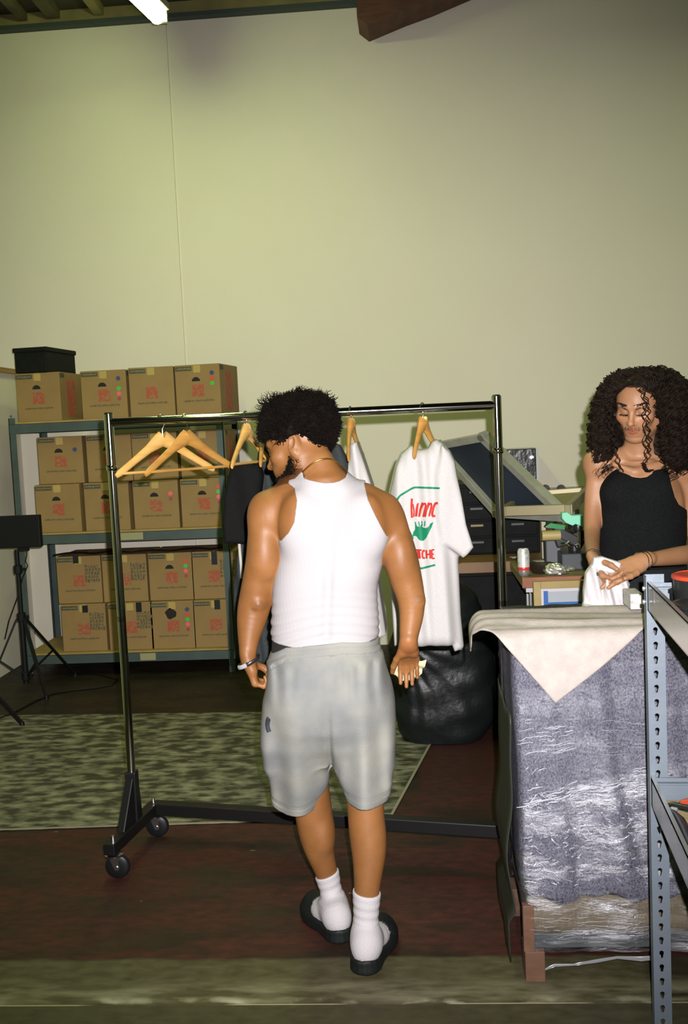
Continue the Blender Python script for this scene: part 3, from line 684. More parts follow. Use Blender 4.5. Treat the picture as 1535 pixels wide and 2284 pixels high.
def fillpoly(pts, m_, name):
    bm = bmesh.new(); vs = [bm.verts.new(at(x, y, Yt-.1)) for x, y in pts]; bm.faces.new(vs); bmesh.ops.triangulate(bm, faces=bm.faces)
    for _ in range(2): bmesh.ops.subdivide_edges(bm, edges=bm.edges, cuts=1, use_grid_fill=False); bmesh.ops.triangulate(bm, faces=bm.faces)
    me2 = bpy.data.meshes.new(name); bm.to_mesh(me2); bm.free(); project(me2); return link(name, me2, m_, tee)
fillpoly([(920,1196),(922,1187),(928,1178),(926,1168),(931,1174),(937,1175),(940,1169),(943,1176),(950,1178),(956,1175),(960,1168),(967,1164),(963,1176),(956,1190),(951,1200),(945,1206),(938,1206),(933,1202),(930,1197),(926,1195),(920,1198)], grn, 'green_motif')
strokes('green_stalks', [(2.6,[(926,1164),(929,1174)]), (2.6,[(934,1163),(936,1174)]), (2.6,[(941,1162),(942,1173)]), (2.6,[(948,1162),(947,1174)])], grn)
# pale drawstring
b = MB(); b.tube([at(533,1200,3.9), at(535,1230,3.9), at(538,1262,3.9), at(539,1290,3.9)], .006, 8); b.build('drawstring', mat('cord_white', (.42,.40,.35), .8), bpy.data.objects['black_garment'], smooth=True)

# ================================================================== BLACK BAG, BENCHES
def bagf():
    c = at(985, 1480, 5.15); bl = flo(985, 1662)
    c = np.array([c[0], 5.2, 0.0]); ht = .86
    rows = [(.0,.20,.17),(.05,.245,.19),(.15,.272,.20),(.32,.28,.20),(.5,.262,.20),(.64,.235,.18),(.74,.20,.16),(ht-.05,.13,.12),(ht,.06,.06)]
    base = ztube([(z, c[0], c[1], a, b_) for z, a, b_ in rows], pw=2.4)
    cx, cy = c[0]-.10, c[1]
    def f(P):
        d = base.f(P); a = np.arctan2(P[:,2]-.62, P[:,0]-c[0]+.22)
        amp = .010*np.clip((.95-P[:,2])/.4, 0, 1)*np.clip(P[:,2]/.12, 0, 1)
        return d+amp*.45*np.sin(a*30+2*np.sin(a*5)+3*vnoise(P,5,2))*(.6+.4*vnoise(P,9,7))+.008*vnoise(P, 16, 3)
    return [Prim(f, base.lo-.02, base.hi+.02)]
pr_ = bagf(); bagm = mat('bag_black', (.006,.008,.008), .42, spec=.35, bump=.4, bscale=26, stretch=(1,1,1))
o = cloth('trash_bag', pr_, bagm, .009, 'large full black plastic bag with gathered folds standing under the printed tee', 'bag')

wt = mat('bench_top', (.20,.165,.06), .6, col2=(.14,.11,.04), scale=7, stretch=(1,5,1)); wedge = mat('bench_edge', (.27,.10,.045), .6, col2=(.20,.07,.03), scale=9)
wA = mat('dark_bench_wood', (.19,.10,.03), .55, col2=(.12,.06,.02), scale=6, stretch=(1,4,1)); steel_w = mat('bright_steel', (.55,.56,.58), .3, metal=.8)
dk = mat('dark_cabinet', (.003,.0035,.0035), .6, spec=.1, col2=(.005,.006,.006), scale=14)
# bench B (right, with the can)
zB = .90; f0 = flo(1150,1290,zB); bk = flo(1141,1239,zB); q0 = flo(1012, 1256, .90); Y0B, Y1B, X0B = f0[1], q0[1]-.004, (f0[0]+bk[0])/2; X1B = 2.6
t = thing('work_bench', ((X0B+X1B)/2, (Y0B+Y1B)/2, 0), 'wood-topped workbench with steel legs behind the long-haired man', 'workbench')
b = MB(); b.box2((X0B, Y0B+.02, zB-.045), (X1B, Y1B, zB)); b.build('bench_top', wt, t, bevel=.004)
b = MB(); b.box2((X0B, Y0B, zB-.05), (X1B, Y0B+.02, zB+.001)); b.build('front_edge', wedge, t, bevel=.003)
for x in (X0B+.09, X1B-.1):
    for y in (Y0B+.05, Y1B-.06): b = MB(); b.box((x, y, (zB-.05)/2), (.032,.032,zB-.05)); b.build('leg', steel_w, t, bevel=.003)
b = MB(); b.box2((X0B+.02, Y0B+.03, zB-.075), (X1B-.05, Y0B+.06, zB-.05)); b.box2((X0B+.02, Y1B-.08, zB-.075), (X1B-.05, Y1B-.05, zB-.05)); b.box2((X0B+.02, Y0B+.05, zB-.075), (X0B+.05, Y1B-.05, zB-.05)); b.build('top_frame', steel_w, t)
b = MB(); b.cyl((X0B+.05, Y0B+.12, 0), (X0B+.05, Y0B+.12, zB-.06), .005); b.build('tie_rod', steel_w, t)
# bench A (left, dark, press stands on it)
zA = .90; q0 = flo(1012, 1256, zA); q1 = flo(1020, 1226, zA); Y0A = q0[1]; X0A = at(905, 1250, Y0A)[0]
X1A = X0B+1.6
t = thing('work_bench', ((X0A+X1A)/2, Y0A+.4, 0), 'dark wood workbench with added black panels filling the dark space below, behind the hanging tee', 'workbench')
b = MB(); b.box2((X0A, Y0A, zA-.06), (X1A, 6.9, zA)); b.build('bench_top', wA, t, bevel=.004)
b = MB(); b.box2((X0A+.04, Y0A+.10, .06), (X1A-.04, 6.8, zA-.06)); b.build('dark_fill_cabinet', dk, t, bevel=.004)  # added black box and doors standing in for the dark space under the bench
for i in range(3):
    w3 = (X1A-X0A-.1)/3; b = MB(); b.box2((X0A+.06+i*w3, Y0A+.085, .10), (X0A+.04+(i+1)*w3, Y0A+.102, zA-.09)); dr = b.build('dark_fill_door', dk, t, bevel=.003)
    b = MB(); b.box((X0A+.02+(i+1)*w3, Y0A+.076, .6), (.012,.02,.12)); b.build('handle', mat('dull_handle', (.03,.033,.033), .5, metal=.2), dr)
for x in (X0A+.05, X1A-.05): b = MB(); b.box((x, Y0A+.14, .03), (.05,.05,.06)); b.build('foot', dk, t)
# black drawer tower on bench A
YT = max(5.66, Y0A+.08); a0 = at(1018, 1238, YT); a1 = at(1206, 1236, YT); ztop = at(1100, 1078, YT)[2]
t = thing('drawer_tower', ((a0[0]+a1[0])/2, YT+.25, zA), 'black cabinet of shallow drawers on the back bench, under the tilted screen', 'drawer cabinet')
b = MB(); b.box2((a0[0], YT, zA), (a1[0], YT+.5, ztop)); b.build('cabinet_body', dk, t, bevel=.005)
nd = 4
for j in range(nd):
    for i in range(2):
        z0 = zA+.01+(ztop-zA-.02)*j/nd; z1 = zA+(ztop-zA-.02)*(j+1)/nd; xx0 = a0[0]+.01+(a1[0]-a0[0]-.02)*i/2; xx1 = xx0+(a1[0]-a0[0]-.03)/2
        b = MB(); b.box2((xx0, YT-.012, z0), (xx1, YT, z1)); d_ = b.build('drawer', dk, t, bevel=.003)
        b = MB(); b.box(((xx0+xx1)/2, YT-.02, (z0+z1)/2+.02), (.07,.014,.012)); b.build('drawer_pull', mat('pull_brass', (.14,.11,.03), .5, metal=.3) if (i, j) in ((1, 3), (0, 1)) else MATS['dull_handle'], d_)
# wall-hung glossy dark case
Yc = 7.1; a0 = at(1127, 1083, Yc); a1 = at(1204, 1079, Yc); a2 = at(1127, 1003, Yc)
t = thing('glossy_case', ((a0[0]+a1[0])/2, Yc, a0[2]), 'glossy black wrapped case high against the wall behind the rack post', 'case')
b = MB(); b.box2((a0[0], Yc, a0[2]), (a1[0]-.02, YW-.05, a2[2])); b.build('case_body', mat('case_gloss', (.006,.010,.010), .3, bump=.5, bscale=18, coat=.4), t, bevel=.006)
b = MB(); b.box2((a1[0]-.02, Yc, a0[2]), (a1[0], YW-.05, a2[2])); b.build('edge_strip', mat('edge_white', (.45,.5,.48), .3), t)
rs = random.Random(5)
for i in range(9):  # bright metal bits set on the case front as its reflections
    q = at(rs.uniform(1135,1195), rs.uniform(1012,1070), Yc-.005); b = MB(); P = [(q[0]+.02*rs.uniform(.4,1.2)*cos(a), Yc-.004, q[2]+.014*rs.uniform(.4,1.2)*sin(a)) for a in np.linspace(0, 2*pi, 8)[:-1]]; b.poly(P, (0,.004,0)); b.build('reflection_bit', mat('reflection_bright', (.6,.62,.62), .25, metal=.9), t)
b = MB(); b.cyl((a1[0]-.1, YW-.05, a0[2]+.1), (a1[0]-.1, YW, a0[2]+.1), .03); b.build('wall_bracket', dk, t)

# ---------------------------------------------------------------- screen printing press with raised screens
alu = mat('aluminium', (.34,.34,.30), .42, metal=.4, col2=(.28,.28,.24), scale=14); mesh_m = mat('screen_mesh', (.006,.010,.020), .45, col2=(.010,.016,.032), scale=3)
TL, TR, BR, BL = at(978,994,5.55), at(1080,975,5.25), at(1262,1152,4.95), at(1112,1143,5.22)
t = thing('print_screen', (TL+BR)/2, 'tilted aluminium-framed printing screen with dark mesh behind the rack', 'printing screen')
nrm = unit(np.cross(TR-TL, BR-TR))
def fr(b, Q, w, th, n): 
    for p, q in zip(Q, Q[1:]+Q[:1]): d = unit(q-p); b.bar(p-d*w*.45, q+d*w*.45, th, w, up=n)
b = MB(); fr(b, [TL, TR, BR, BL], .055, .04, nrm); b.build('frame', alu, t, bevel=.003)
b = MB(); b.poly([TL, TR, BR, BL], nrm*.003); b.build('mesh_panel', mesh_m, t)
b = MB(); q = at(1070, 1003, 5.4); b.poly([at(1023,1003,5.45), at(1058,1000,5.4), at(1064,1009,5.4), at(1030,1014,5.45)], (0,-.002,0)); b.build('tape_patch', mat('tape_grey', (.25,.28,.30), .5), t)
# lower screen tray, horizontal frame
A1, A2, A3, A4 = at(1125,1140,5.0), at(1268,1136,4.9), at(1310,1096,5.45), at(1180,1106,5.5)
t = thing('print_screen', (A1+A3)/2, 'lower printing screen lying flat under the tilted one', 'printing screen')
b = MB(); fr(b, [A1, A2, A3, A4], .05, .03, (0,0,1)); b.build('frame', mat('brass_frame', (.24,.21,.12), .45, metal=.5), t, bevel=.003)
b = MB(); b.poly([A1, A2, A3, A4], (0,0,.002)); b.build('mesh_panel', mat('mesh_amber', (.16,.14,.02), .5), t)
pm = mat('press_black', (.012,.013,.013), .35); Yp = 5.0
def Q(x, y, Y=Yp): return at(x, y, Y)
base = Q(1275, 1248); 
t = thing('printing_press', (base[0], 5.0, zB), 'black screen printing press head with mint green clamp on the workbench', 'printing press')
b = MB(); b.box2((Q(1250,1240)[0], 4.95, zB), (Q(1308,1240)[0], 5.2, Q(1280,1232)[2])); b.build('base_plate', mat('blue_grey_paint', (.04,.05,.058), .5), t, bevel=.006)
b = MB(); b.cyl((Q(1287,1200)[0], 5.08, zB+.03), (Q(1287,1200)[0], 5.08, Q(1287,1140)[2]), .03, n=18); b.build('column', pm, t, smooth=True)
b = MB(); b.bar(Q(1235,1180), Q(1300,1215), .05, .045, up=(0,1,0)); b.bar(Q(1240,1212), Q(1305,1190), .045, .04, up=(0,1,0)); b.build('arm', pm, t, bevel=.005)
b = MB(); b.poly([Q(1254,1144,4.82), Q(1266,1143,4.82), Q(1276,1150,4.82), Q(1301,1149,4.82), Q(1302,1176,4.82), Q(1284,1169,4.82), Q(1278,1173,4.82), Q(1262,1166,4.82), Q(1254,1157,4.82)], (0,.06,0)); b.build('mint_clamp', mat('mint', (.20,.62,.42), .4), t, bevel=.003)
b = MB(); b.poly([Q(1217,1174,4.95), Q(1228,1167,4.95), Q(1262,1172,4.95), Q(1258,1181,4.95), Q(1235,1179,4.95)], (0,.05,0)); b.build('green_blade', mat('green_plastic', (.012,.22,.06), .3), t)
b = MB(); b.cyl(Q(1209,1195,4.98), Q(1250,1193,4.98), .026, n=18); b.build('roller', mat('tan_roller', (.38,.31,.12), .5), t, smooth=True)
for x0, y0, x1, y1, r in ((1291,1178,1292,1212,.007),(1259,1180,1280,1184,.006),(1266,1210,1272,1216,.012),(1250,1213,1260,1212,.008),(1287,1214,1290,1220,.012)):
    b = MB(); b.cyl(Q(x0,y0,4.91), Q(x1,y1,4.91), r, n=10); b.build('steel_pin', chrome, t, smooth=True)
b = MB(); b.lathe([(.0,-.02),(.02,-.02),(.024,0),(.02,.02),(0,.02)], Q(1290,1176,4.92), 16); b.build('knob', pm, t, smooth=True)
b = MB(); b.box(Q(1232,1228,5.15), (.075,.1,.12)); b.build('motor_box', mat('grey_box', (.09,.10,.11), .5), t, bevel=.006)
b = MB(); b.box2((Q(1209,1200,5.4)[0], 5.4, zB), (Q(1218,1200,5.4)[0], 5.44, Q(1213,1150,5.4)[2])); b.build('upright_post', mat('upright_cream', (.42,.40,.30), .5), t)
b = MB(); b.box((Q(1239,1232,4.97)[0], 4.97, zB+.016), (.05,.03,.012)); b.build('white_squeegee', mat('sq_white', (.6,.6,.6), .4), t)
for x in (1217, 1252):
    q = at(x, 1091, YW-.1); b = MB(); b.lathe([(0,-.03),(.024,-.03),(.034,0),(.024,.03),(0,.03)], q, 18, axis='y'); b.cyl(q, q+[0,.055,0], .008, n=8)
    o = b.build('wall_knob', pm, None, smooth=True); tag(o, 'round black knob on the grey wall rail, '+('left' if x < 1230 else 'right')+' one of the pair', 'knob')
q = at(1238, 1112, 5.75); V_ = np.array(q)
b = MB(); b.lathe([(0,-.05),(.05,-.045),(.065,-.01),(.05,.03),(.02,.055),(0,.06)], (q[0], 5.75, q[2]), 18); b.cyl((q[0],5.75,zA), (q[0],5.75,q[2]-.04), .012)
o = b.build('spray_bottle', mat('olive_plastic', (.13,.16,.07), .4), None, smooth=True); tag(o, 'small olive plastic bottle behind the tilted screen frame', 'bottle')

# can, bowl, foil, papers on the bench
c = flo(1169, 1284, zB+.001); z0 = zB+.001
t = thing('drink_can', c, 'tall silver drink can with a red band on the workbench corner', 'can')
s_ = c[1]/2220*1.005
b = MB(); R1 = .029; HT = 60*s_
b.lathe([(.0,0),(.021,.0),(.026,.006),(R1,.014),(R1,HT*.22)], c, 28); b.build('can_base', mat('can_silver', (.55,.56,.55), .3, metal=.8), t, smooth=True)
b = MB(); b.lathe([(R1,HT*.22),(R1+.0003,HT*.225),(R1+.0003,HT*.33),(R1,HT*.335)], c, 28); b.build('red_band', mat('can_red', (.55,.03,.03), .35), t, smooth=True)
b = MB(); b.lathe([(R1,HT*.33),(R1,HT*.90),(.026,HT*.95),(.0245,HT),(.022,HT-.003),(0,HT-.004)], c, 28); b.build('can_body', mat('can_print', (.62,.63,.60), .4, metal=.3, col2=(.35,.36,.36), scale=60, contrast=(.5,.7)), t, smooth=True)
b = MB(); b.box((c[0], c[1]-.004, z0+HT), (.016,.022,.002)); b.build('pull_tab', steel_w, t)
c = flo(1210, 1279, z0)+[0,.03,0]
b = MB(); b.lathe([(0,0),(.045,.0),(.062,.022),(.070,.045),(.067,.045),(.058,.022),(.043,.004),(0,.004)], c, 28); o = b.build('dark_bowl', mat('bowl_dark', (.02,.014,.010), .35), None, smooth=True); tag(o, 'small dark bowl on the workbench beside crumpled foil', 'bowl')
def crumple(name, px, py, r, m_, label, cat, seed, fl_=.6):
    c = flo(px, py, z0); n = 22; V = []; rs = np.random.RandomState(seed)
    th, ph = np.meshgrid(np.linspace(0, pi, 14), np.arange(24)*2*pi/24, indexing='ij'); rr = 1+.28*rs.rand(*th.shape)-.14
    V = np.stack([r*rr*np.sin(th)*np.cos(ph), r*rr*np.sin(th)*np.sin(ph)*.8, np.maximum(r*fl_*(rr*np.cos(th))+r*fl_*.72, 0)], -1).reshape(-1,3)+c
    I, J = np.meshgrid(np.arange(13), np.arange(24), indexing='ij'); J2 = (J+1) % 24
    me = mkmesh(name, V, np.stack([I*24+J, (I+1)*24+J, (I+1)*24+J2, I*24+J2], -1).reshape(-1,4), False); return tag(link(name, me, m_), label, cat)
crumple('foil_ball', 1238, 1281, .052, mat('foil', (.75,.75,.73), .38, metal=.9), 'crumpled ball of silver foil on the workbench', 'foil', 2)
crumple('crumpled_wrapper', 1268, 1272, .04, mat('wrapper', (.45,.46,.42), .3, metal=.7), 'flattened grey crumpled wrapper right of the foil ball', 'wrapper', 5, .3)
for i, (px, py, w, lb) in enumerate(((1147, 1243, .10, 'pale paper scrap at the back left corner of the workbench'), (1190, 1252, .05, 'small pale paper scrap behind the dark bowl'))):
    c = flo(px, py, z0); b = MB(); b.box(c+[.03,0,.002], (w, .05, .003), rz=.2); tag(b.build('paper_scrap', mat('scrap', (.5,.52,.32), .7), None), lb, 'paper')
# framed screen with blue tape leaning below the bench edge
Yq = Y0B-.02; 
q = [at(x, y, Yq) for x, y in ((1188,1293),(1345,1288),(1350,1440),(1192,1445))]
t = thing('leaning_screen', ((q[2][0]+q[3][0])/2, Yq, q[2][2]), 'wood-framed printing screen edged in blue tape below the workbench edge', 'printing screen')
x0, x1, z1, z0_ = q[0][0], q[1][0]+.2, q[0][2]-.006, 0.0
wf = mat('pale_wood', (.36,.27,.10), .6, col2=(.30,.22,.08), scale=8)
b = MB(); fw = .034; b.box2((x0, Yq-.035, z0_), (x0+fw, Yq, z1)); b.box2((x0+fw, Yq-.035, z1-fw), (x1, Yq, z1)); b.box2((x1-fw, Yq-.035, z0_), (x1, Yq, z1-fw)); b.box2((x0+fw, Yq-.035, z0_), (x1-fw, Yq, z0_+fw)); b.build('wooden_frame', wf, t, bevel=.002)
b = MB(); b.box2((x0+fw, Yq-.022, z0_+fw), (x1-fw, Yq-.014, z1-fw)); b.build('white_panel', mat('panel_white', (.52,.52,.52), .6), t)
xq = at(1213,1322,Yq-.03)[0]; zq = at(1213,1319,Yq-.03)[2]; zr = at(1260,1340,Yq-.03)[2]; xr2 = at(1223,1330,Yq-.03)[0]
b = MB(); b.box2((xq, Yq-.026, zr-.35), (xr2, Yq-.0225, zq)); b.box2((xr2, Yq-.026, zr-.06), (x1-fw-.05, Yq-.0225, zr-.006)); b.build('blue_tape', mat('blue_tape', (.012,.10,.36), .5), t)
b = MB(); b.box2((xr2, Yq-.0255, zr-.006), (x1-fw-.05, Yq-.0225, zq-.004)); b.build('grey_mesh', mat('pale_mesh', (.34,.38,.42), .5), t)

# ================================================================== PEOPLE
def skin_mat(name, c1, c2, rough=.42):
    m = mat(name, c1, rough, col2=c2, scale=9, detail=5, bump=.06, bscale=220, spec=.32, sss=.1)
    nt = m.node_tree; b_ = nt.nodes['Principled BSDF']; at_ = nt.nodes.new('ShaderNodeAttribute'); at_.attribute_name = 'tint'
    src = b_.inputs['Base Color'].links[0].from_socket; mx = nt.nodes.new('ShaderNodeMix'); mx.data_type = 'RGBA'; mx.blend_type = 'MULTIPLY'; mx.inputs[0].default_value = 1
    nt.links.new(src, mx.inputs[6]); nt.links.new(at_.outputs['Color'], mx.inputs[7]); nt.links.new(mx.outputs[2], b_.inputs['Base Color']); return m
def blend(base, col, w): return base*(1-w[:,None])+np.array(col)*w[:,None]
def blob(P, c, r): return np.clip(1.25-np.sqrt((((P-np.array(c))/np.array(r))**2).sum(1)), 0, .35)/.35

def head_prims(C, fwd, up, s=1.0, nose=1.0, jaw=1.0, beard=False, eyes_down=True):
    """C = middle between the ears"""
    fwd = unit(fwd); up = unit(np.array(up)-fwd*np.dot(up, fwd)); rt = np.cross(fwd, up); Rm = np.stack([rt, fwd, up], 1)
    T = lambda x, y, z: C+Rm@(np.array([x, y, z])*s)
    E = lambda c, r, k, op='u', R2=None: ell(T(*c), np.array(r)*s, Rm if R2 is None else Rm@R2, k*s, op)
    Cn = lambda a, b, ra, rb, k, op='u': cone(T(*a), T(*b), ra*s, rb*s, k*s, op)
    p = [E((0,-.012,.045), (.075,.097,.084), .02), E((0,.030,.028), (.066,.062,.062), .03), E((0,.034,-.02), (.058,.060,.060), .03), E((0,.048,-.045), (.044,.048,.045), .03)]
    for q in (-1, 1):
        p += [Cn((q*.056,-.008,-.035), (q*.050,.0,-.062), .018, .016, .03), Cn((q*.050,.0,-.062), (q*.022,.066,-.096), .017*jaw, .016*jaw, .03),
              E((q*.045,.062,-.016), (.022,.020,.018), .025), Cn((q*.012,.090,.031), (q*.044,.076,.033), .0085, .0075, .016)]
    p += [E((0,.074,-.098), (.020,.018,.016), .02), E((0,.030,-.088), (.034,.045,.012), .03), E((0,.076,-.055), (.030,.024,.026), .025)]
    for q in (-1, 1):
        p += [E((q*.031,.094,.010), (.019,.012,.013), .014, 's')]
        p += [E((q*.031,.0745,.009), (.0145,.0135,.0125), .006)]
    n = nose
    p += [Cn((0,.088,.022), (0,.107*n,-.022), .0068, .0085, .012), E((0,.108*n,-.026), (.0105,.0115,.0095), .010)]
    for q in (-1, 1): p += [E((q*.0125,.097,-.029), (.0085,.011,.0075), .007), E((q*.0065,.103,-.0375), (.003,.005,.003), .002, 's')]
    p += [Cn((-.020,.089,-.0555), (0,.0985,-.053), .0035, .0055, .006), Cn((.020,.089,-.0555), (0,.0985,-.053), .0035, .0055, .006), Cn((-.018,.089,-.062), (0,.0965,-.0655), .0035, .0065, .005), Cn((.018,.089,-.062), (0,.0965,-.0655), .0035, .0065, .005),
          Cn((-.020,.0965,-.0585), (0,.1045,-.0585), .0008, .0014, .003, 's'), Cn((.020,.0965,-.0585), (0,.1045,-.0585), .0008, .0014, .003, 's')]
    for q in (-1, 1):
        a = radians(22); R2 = _rx(a)@_rz(-q*.42)
        p += [E((q*.0775,-.012,.0), (.0075,.018,.031), .006, R2=R2), E((q*.0835,-.008,.004), (.0055,.0105,.019), .005, 's', R2=R2), E((q*.078,-.004,-.024), (.006,.009,.010), .005)]
    return p, T, Rm

def hand_prims(w, d, n, th, sc_=1.0, curl=(30,35,25), thumb=(35, 20), splay=1.0, k=.008, thumb_curl=20, curls=None):
    """w wrist, d fingers direction, n palm normal (palm faces n), th towards thumb side"""
    d = unit(d); n = unit(np.array(n)-d*np.dot(n, d)); t_ = np.cross(d, n); 
    if np.dot(t_, th) < 0: t_ = -t_
    w = np.array(w, float); T = lambda x, y, z: w+(t_*x+d*y+n*z)*sc_
    p = []; kn = [(.029,.086), (.0095,.090), (-.010,.086), (-.028,.078)]
    for i, (x, y) in enumerate(kn): p.append(cone(T(x*.55,.008,0), T(x,y,-.002), .0145*sc_, .0115*sc_, .014))
    p += [ell(T(.018,.030,.008), (.015*sc_,)*3, k=.015), ell(T(-.02,.034,.006), (.013*sc_,)*3, k=.015), cone(T(0,-.02,0), T(0,.015,0), .023*sc_, .020*sc_, .02, sq=(n, .72))]
    L = [(.041,.025,.020), (.046,.029,.021), (.042,.027,.020), (.033,.020,.018)]; tips = []
    for i, (x, y) in enumerate(kn):
        c = curls[i] if curls else curl; P = T(x, y, -.002); sp = radians((6, 1, -4, -10)[i]*splay); dd = d*cos(sp)+t_*sin(sp); a = 0; R = [.0092,.0085,.0078,.0066]
        if i == 3: R = [r*.88 for r in R]
        for j in range(3):
            a += radians(c[j]); v = dd*cos(a)+n*sin(a); Q = P+v*L[i][j]*sc_; p.append(cone(P, Q, R[j]*sc_, R[j+1]*sc_, .004 if j else .007)); P = Q
        tips.append(P)
    a = radians(thumb[0]); b_ = radians(thumb[1]); v = d*cos(a)*cos(b_)+t_*sin(a)*cos(b_)+n*sin(b_); P = T(.020,.020,.006); R = [.0135,.0115,.0105,.0082]
    for j, l in enumerate((.044,.033,.026)):
        Q = P+v*l*sc_; p.append(cone(P, Q, R[j]*sc_, R[j+1]*sc_, .008 if j == 0 else .004)); P = Q
        ca = radians(thumb_curl); v = unit(v*cos(ca)+(d*.6-t_*.8)*sin(ca)) 
    return p, tips, P

def tubes_mesh(name, strands, m_, parent, n=4):
    """many equal-length strands (S, K, 3) with radii (S, K)"""
    P, R = strands; S, K, _ = P.shape
    T = np.gradient(P, axis=1); T /= np.linalg.norm(T, axis=2, keepdims=True)+1e-9
    a = np.where(np.abs(T[...,2:3]) < .9, np.array([0,0,1.]), np.array([1.,0,0])); U = np.cross(T, a); U /= np.linalg.norm(U, axis=2, keepdims=True)+1e-9; Vv = np.cross(T, U)
    th = np.arange(n)*2*pi/n
    ring = P[:,:,None]+R[:,:,None,None]*(np.cos(th)[None,None,:,None]*U[:,:,None]+np.sin(th)[None,None,:,None]*Vv[:,:,None])
    base = (np.arange(S)*K*n)[:,None,None]; I = np.arange(K-1)[None,:,None]; J = np.arange(n)[None,None,:]; J2 = (J+1) % n
    q = np.stack([base+I*n+J, base+I*n+J2, base+(I+1)*n+J2, base+(I+1)*n+J], -1).reshape(-1,4)
    return ring.reshape(-1,3), q
def curl_strands(roots, dirs, L, amp, turns, rad, K=22, seed=0, grav=0.0, guide=None):
    rs = np.random.RandomState(seed); S = len(roots); u = np.linspace(0, 1, K)[None,:,None]
    d = dirs[:,None,:]; L = np.broadcast_to(L, (S,))[:,None,None]
    P = roots[:,None,:]+d*u*L+np.array([0,0,-1.])*grav*(u**1.6)*L
    T = np.gradient(P, axis=1); T /= np.linalg.norm(T, axis=2, keepdims=True)
    a = rs.normal(size=(S,1,3)); U = np.cross(T, a); U /= np.linalg.norm(U, axis=2, keepdims=True); V = np.cross(T, U)
    tn = (turns*(.75+.5*rs.rand(S)))[:,None]*u[...,0]*2*pi+rs.rand(S)[:,None]*6.28; am = (amp*(.6+.8*rs.rand(S)))[:,None]*np.minimum(1, u[...,0]*4)
    P = P+(np.cos(tn)*am)[...,None]*U+(np.sin(tn)*am)[...,None]*V
    R = rad*(.7+.6*rs.rand(S))[:,None]*np.interp(np.linspace(0,1,K), [0,.7,1], [1,.9,.35])[None]
    return P, R

# ------------------------------------------------------------------ the man in white, seen from behind
YM = 3.05
def B(x, y, dy=0.0): return at(x, y, YM+dy)
def mp(px, Y=YM): return px*Y/F       # pixels to metres
gx = (flo(812,2175)+flo(765,2105))/2
man = thing('person', (gx[0], gx[1], 0), 'man walking away in white tank top and grey shorts, holding crumpled paper', 'person')
skinA = skin_mat('skin_brown', (.215,.094,.030), (.165,.068,.020), .50)
# torso from outline rows
rows = []
for y, xa, xb, dep in ((1068,690,752,.062),(1080,668,782,.072),(1094,645,812,.080),(1112,628,842,.090),(1140,622,858,.104),(1175,620,864,.114),(1205,625,862,.118),(1244,622,855,.120),(1283,614,845,.120),(1310,611,838,.118),(1349,610,839,.116),(1388,608,843,.118),(1427,608,842,.122),(1470,604,846,.128),(1530,612,850,.128),(1580,640,835,.11)):
    c = B((xa+xb)/2, y); rows.append((c[2], c[0], YM+(.012 if y < 1250 else 0), mp(xb-xa)/2, dep))
torso = [ztube(rows, k=.03, pw=2.25)]
for xx, yy, r in ((668,1165,.055), (818,1168,.055)): torso.append(ell(B(xx,yy,-.062), (r*1.05,.045,.085), k=.05))     # shoulder blades
torso.append(cone(B(738,1150,-.118), B(728,1420,-.125), .010, .010, .03, 's'))
def arm(ch, dys, k=.028): return chain([B(x, y, dy) for (x, y, r), dy in zip(ch, dys)], [mp(r) for x, y, r in ch], k)
armL = arm([(604,1140,39),(589,1185,37),(586,1235,36),(579,1277,35),(569,1330,35),(565,1356,37),(559,1397,32),(552,1440,20.5),(554,1472,17)], [.0,-.01,-.015,-.012,.0,.005,-.01,-.03,-.04])
armL += [ell(B(600,1150,.01), (.062,.066,.060), k=.035), cone(B(640,1108,.0), B(603,1134,.01), .038, .048, .04), ell(B(590,1240,-.045), (.034,.028,.065), k=.03), ell(B(577,1347,-.035), (.014,.016,.014), k=.02)]
armR = arm([(848,1142,40),(878,1185,36),(893,1240,39),(905,1292,37),(919,1335,31),(919,1360,29),(918,1385,26),(911,1414,21.5),(911,1436,19)], [.0,.0,-.005,-.01,-.01,-.012,-.02,-.03,-.035])
armR += [ell(B(857,1160,.01), (.056,.062,.058), k=.035), cone(B(812,1108,.0), B(850,1140,.01), .036, .046, .04), ell(B(893,1245,-.040), (.034,.028,.060), k=.03), ell(B(936,1340,-.03), (.014,.016,.016), k=.02)]
neck = [cone(B(722,1085,.02), B(694,1020,.035), .066, .058, .04), cone(B(726,1092,.01), B(640,1118,.015), .050, .040, .05), cone(B(726,1092,.01), B(815,1115,.015), .050, .040, .05), cone(B(745,1095,-.02), B(716,1030,.0), .035, .035, .03)]
Hc = B(668, 996, .055); fwd = np.array([-.93, .22, -.33]); hp, HT, HR = head_prims(Hc, fwd, (.02, .10, 1), s=1.0, nose=1.04)
# legs
fLh, fLt = flo(757,2088), flo(693,2030); fRh, fRt = flo(814,2168), flo(858,2085)
fLh = flo(762,2098); 
YLg = [3.06,3.06,3.10,3.12,3.14,3.15,3.14]
def leg(pts, Ys): return chain([at(x, y, Y) for (x, y, r), Y in zip(pts, Ys)], [r*Y/F for (x, y, r), Y in zip(pts, Ys)], .03)
legL = leg([(662,1510,62),(672,1650,56),(692,1760,44),(702,1829,43),(708,1864,42.5),(713,1900,33),(728,1942,25.5),(738,1985,21.5),(748,2028,21)], [3.05,3.07,3.12,3.13,3.13,3.14,3.155,3.16,3.16])
legR = leg([(790,1510,62),(805,1650,58),(815,1760,46),(815,1805,41),(821,1862,44),(824,1905,39.5),(821,1950,33),(818,1990,28.5),(816,2060,25),(815,2095,25)], [3.05,3.03,3.01,3.0,2.995,2.985,2.97,2.96,2.955,2.95])
legL += [ell(at(722,1862,3.11), (.026,.034,.05), k=.03)]
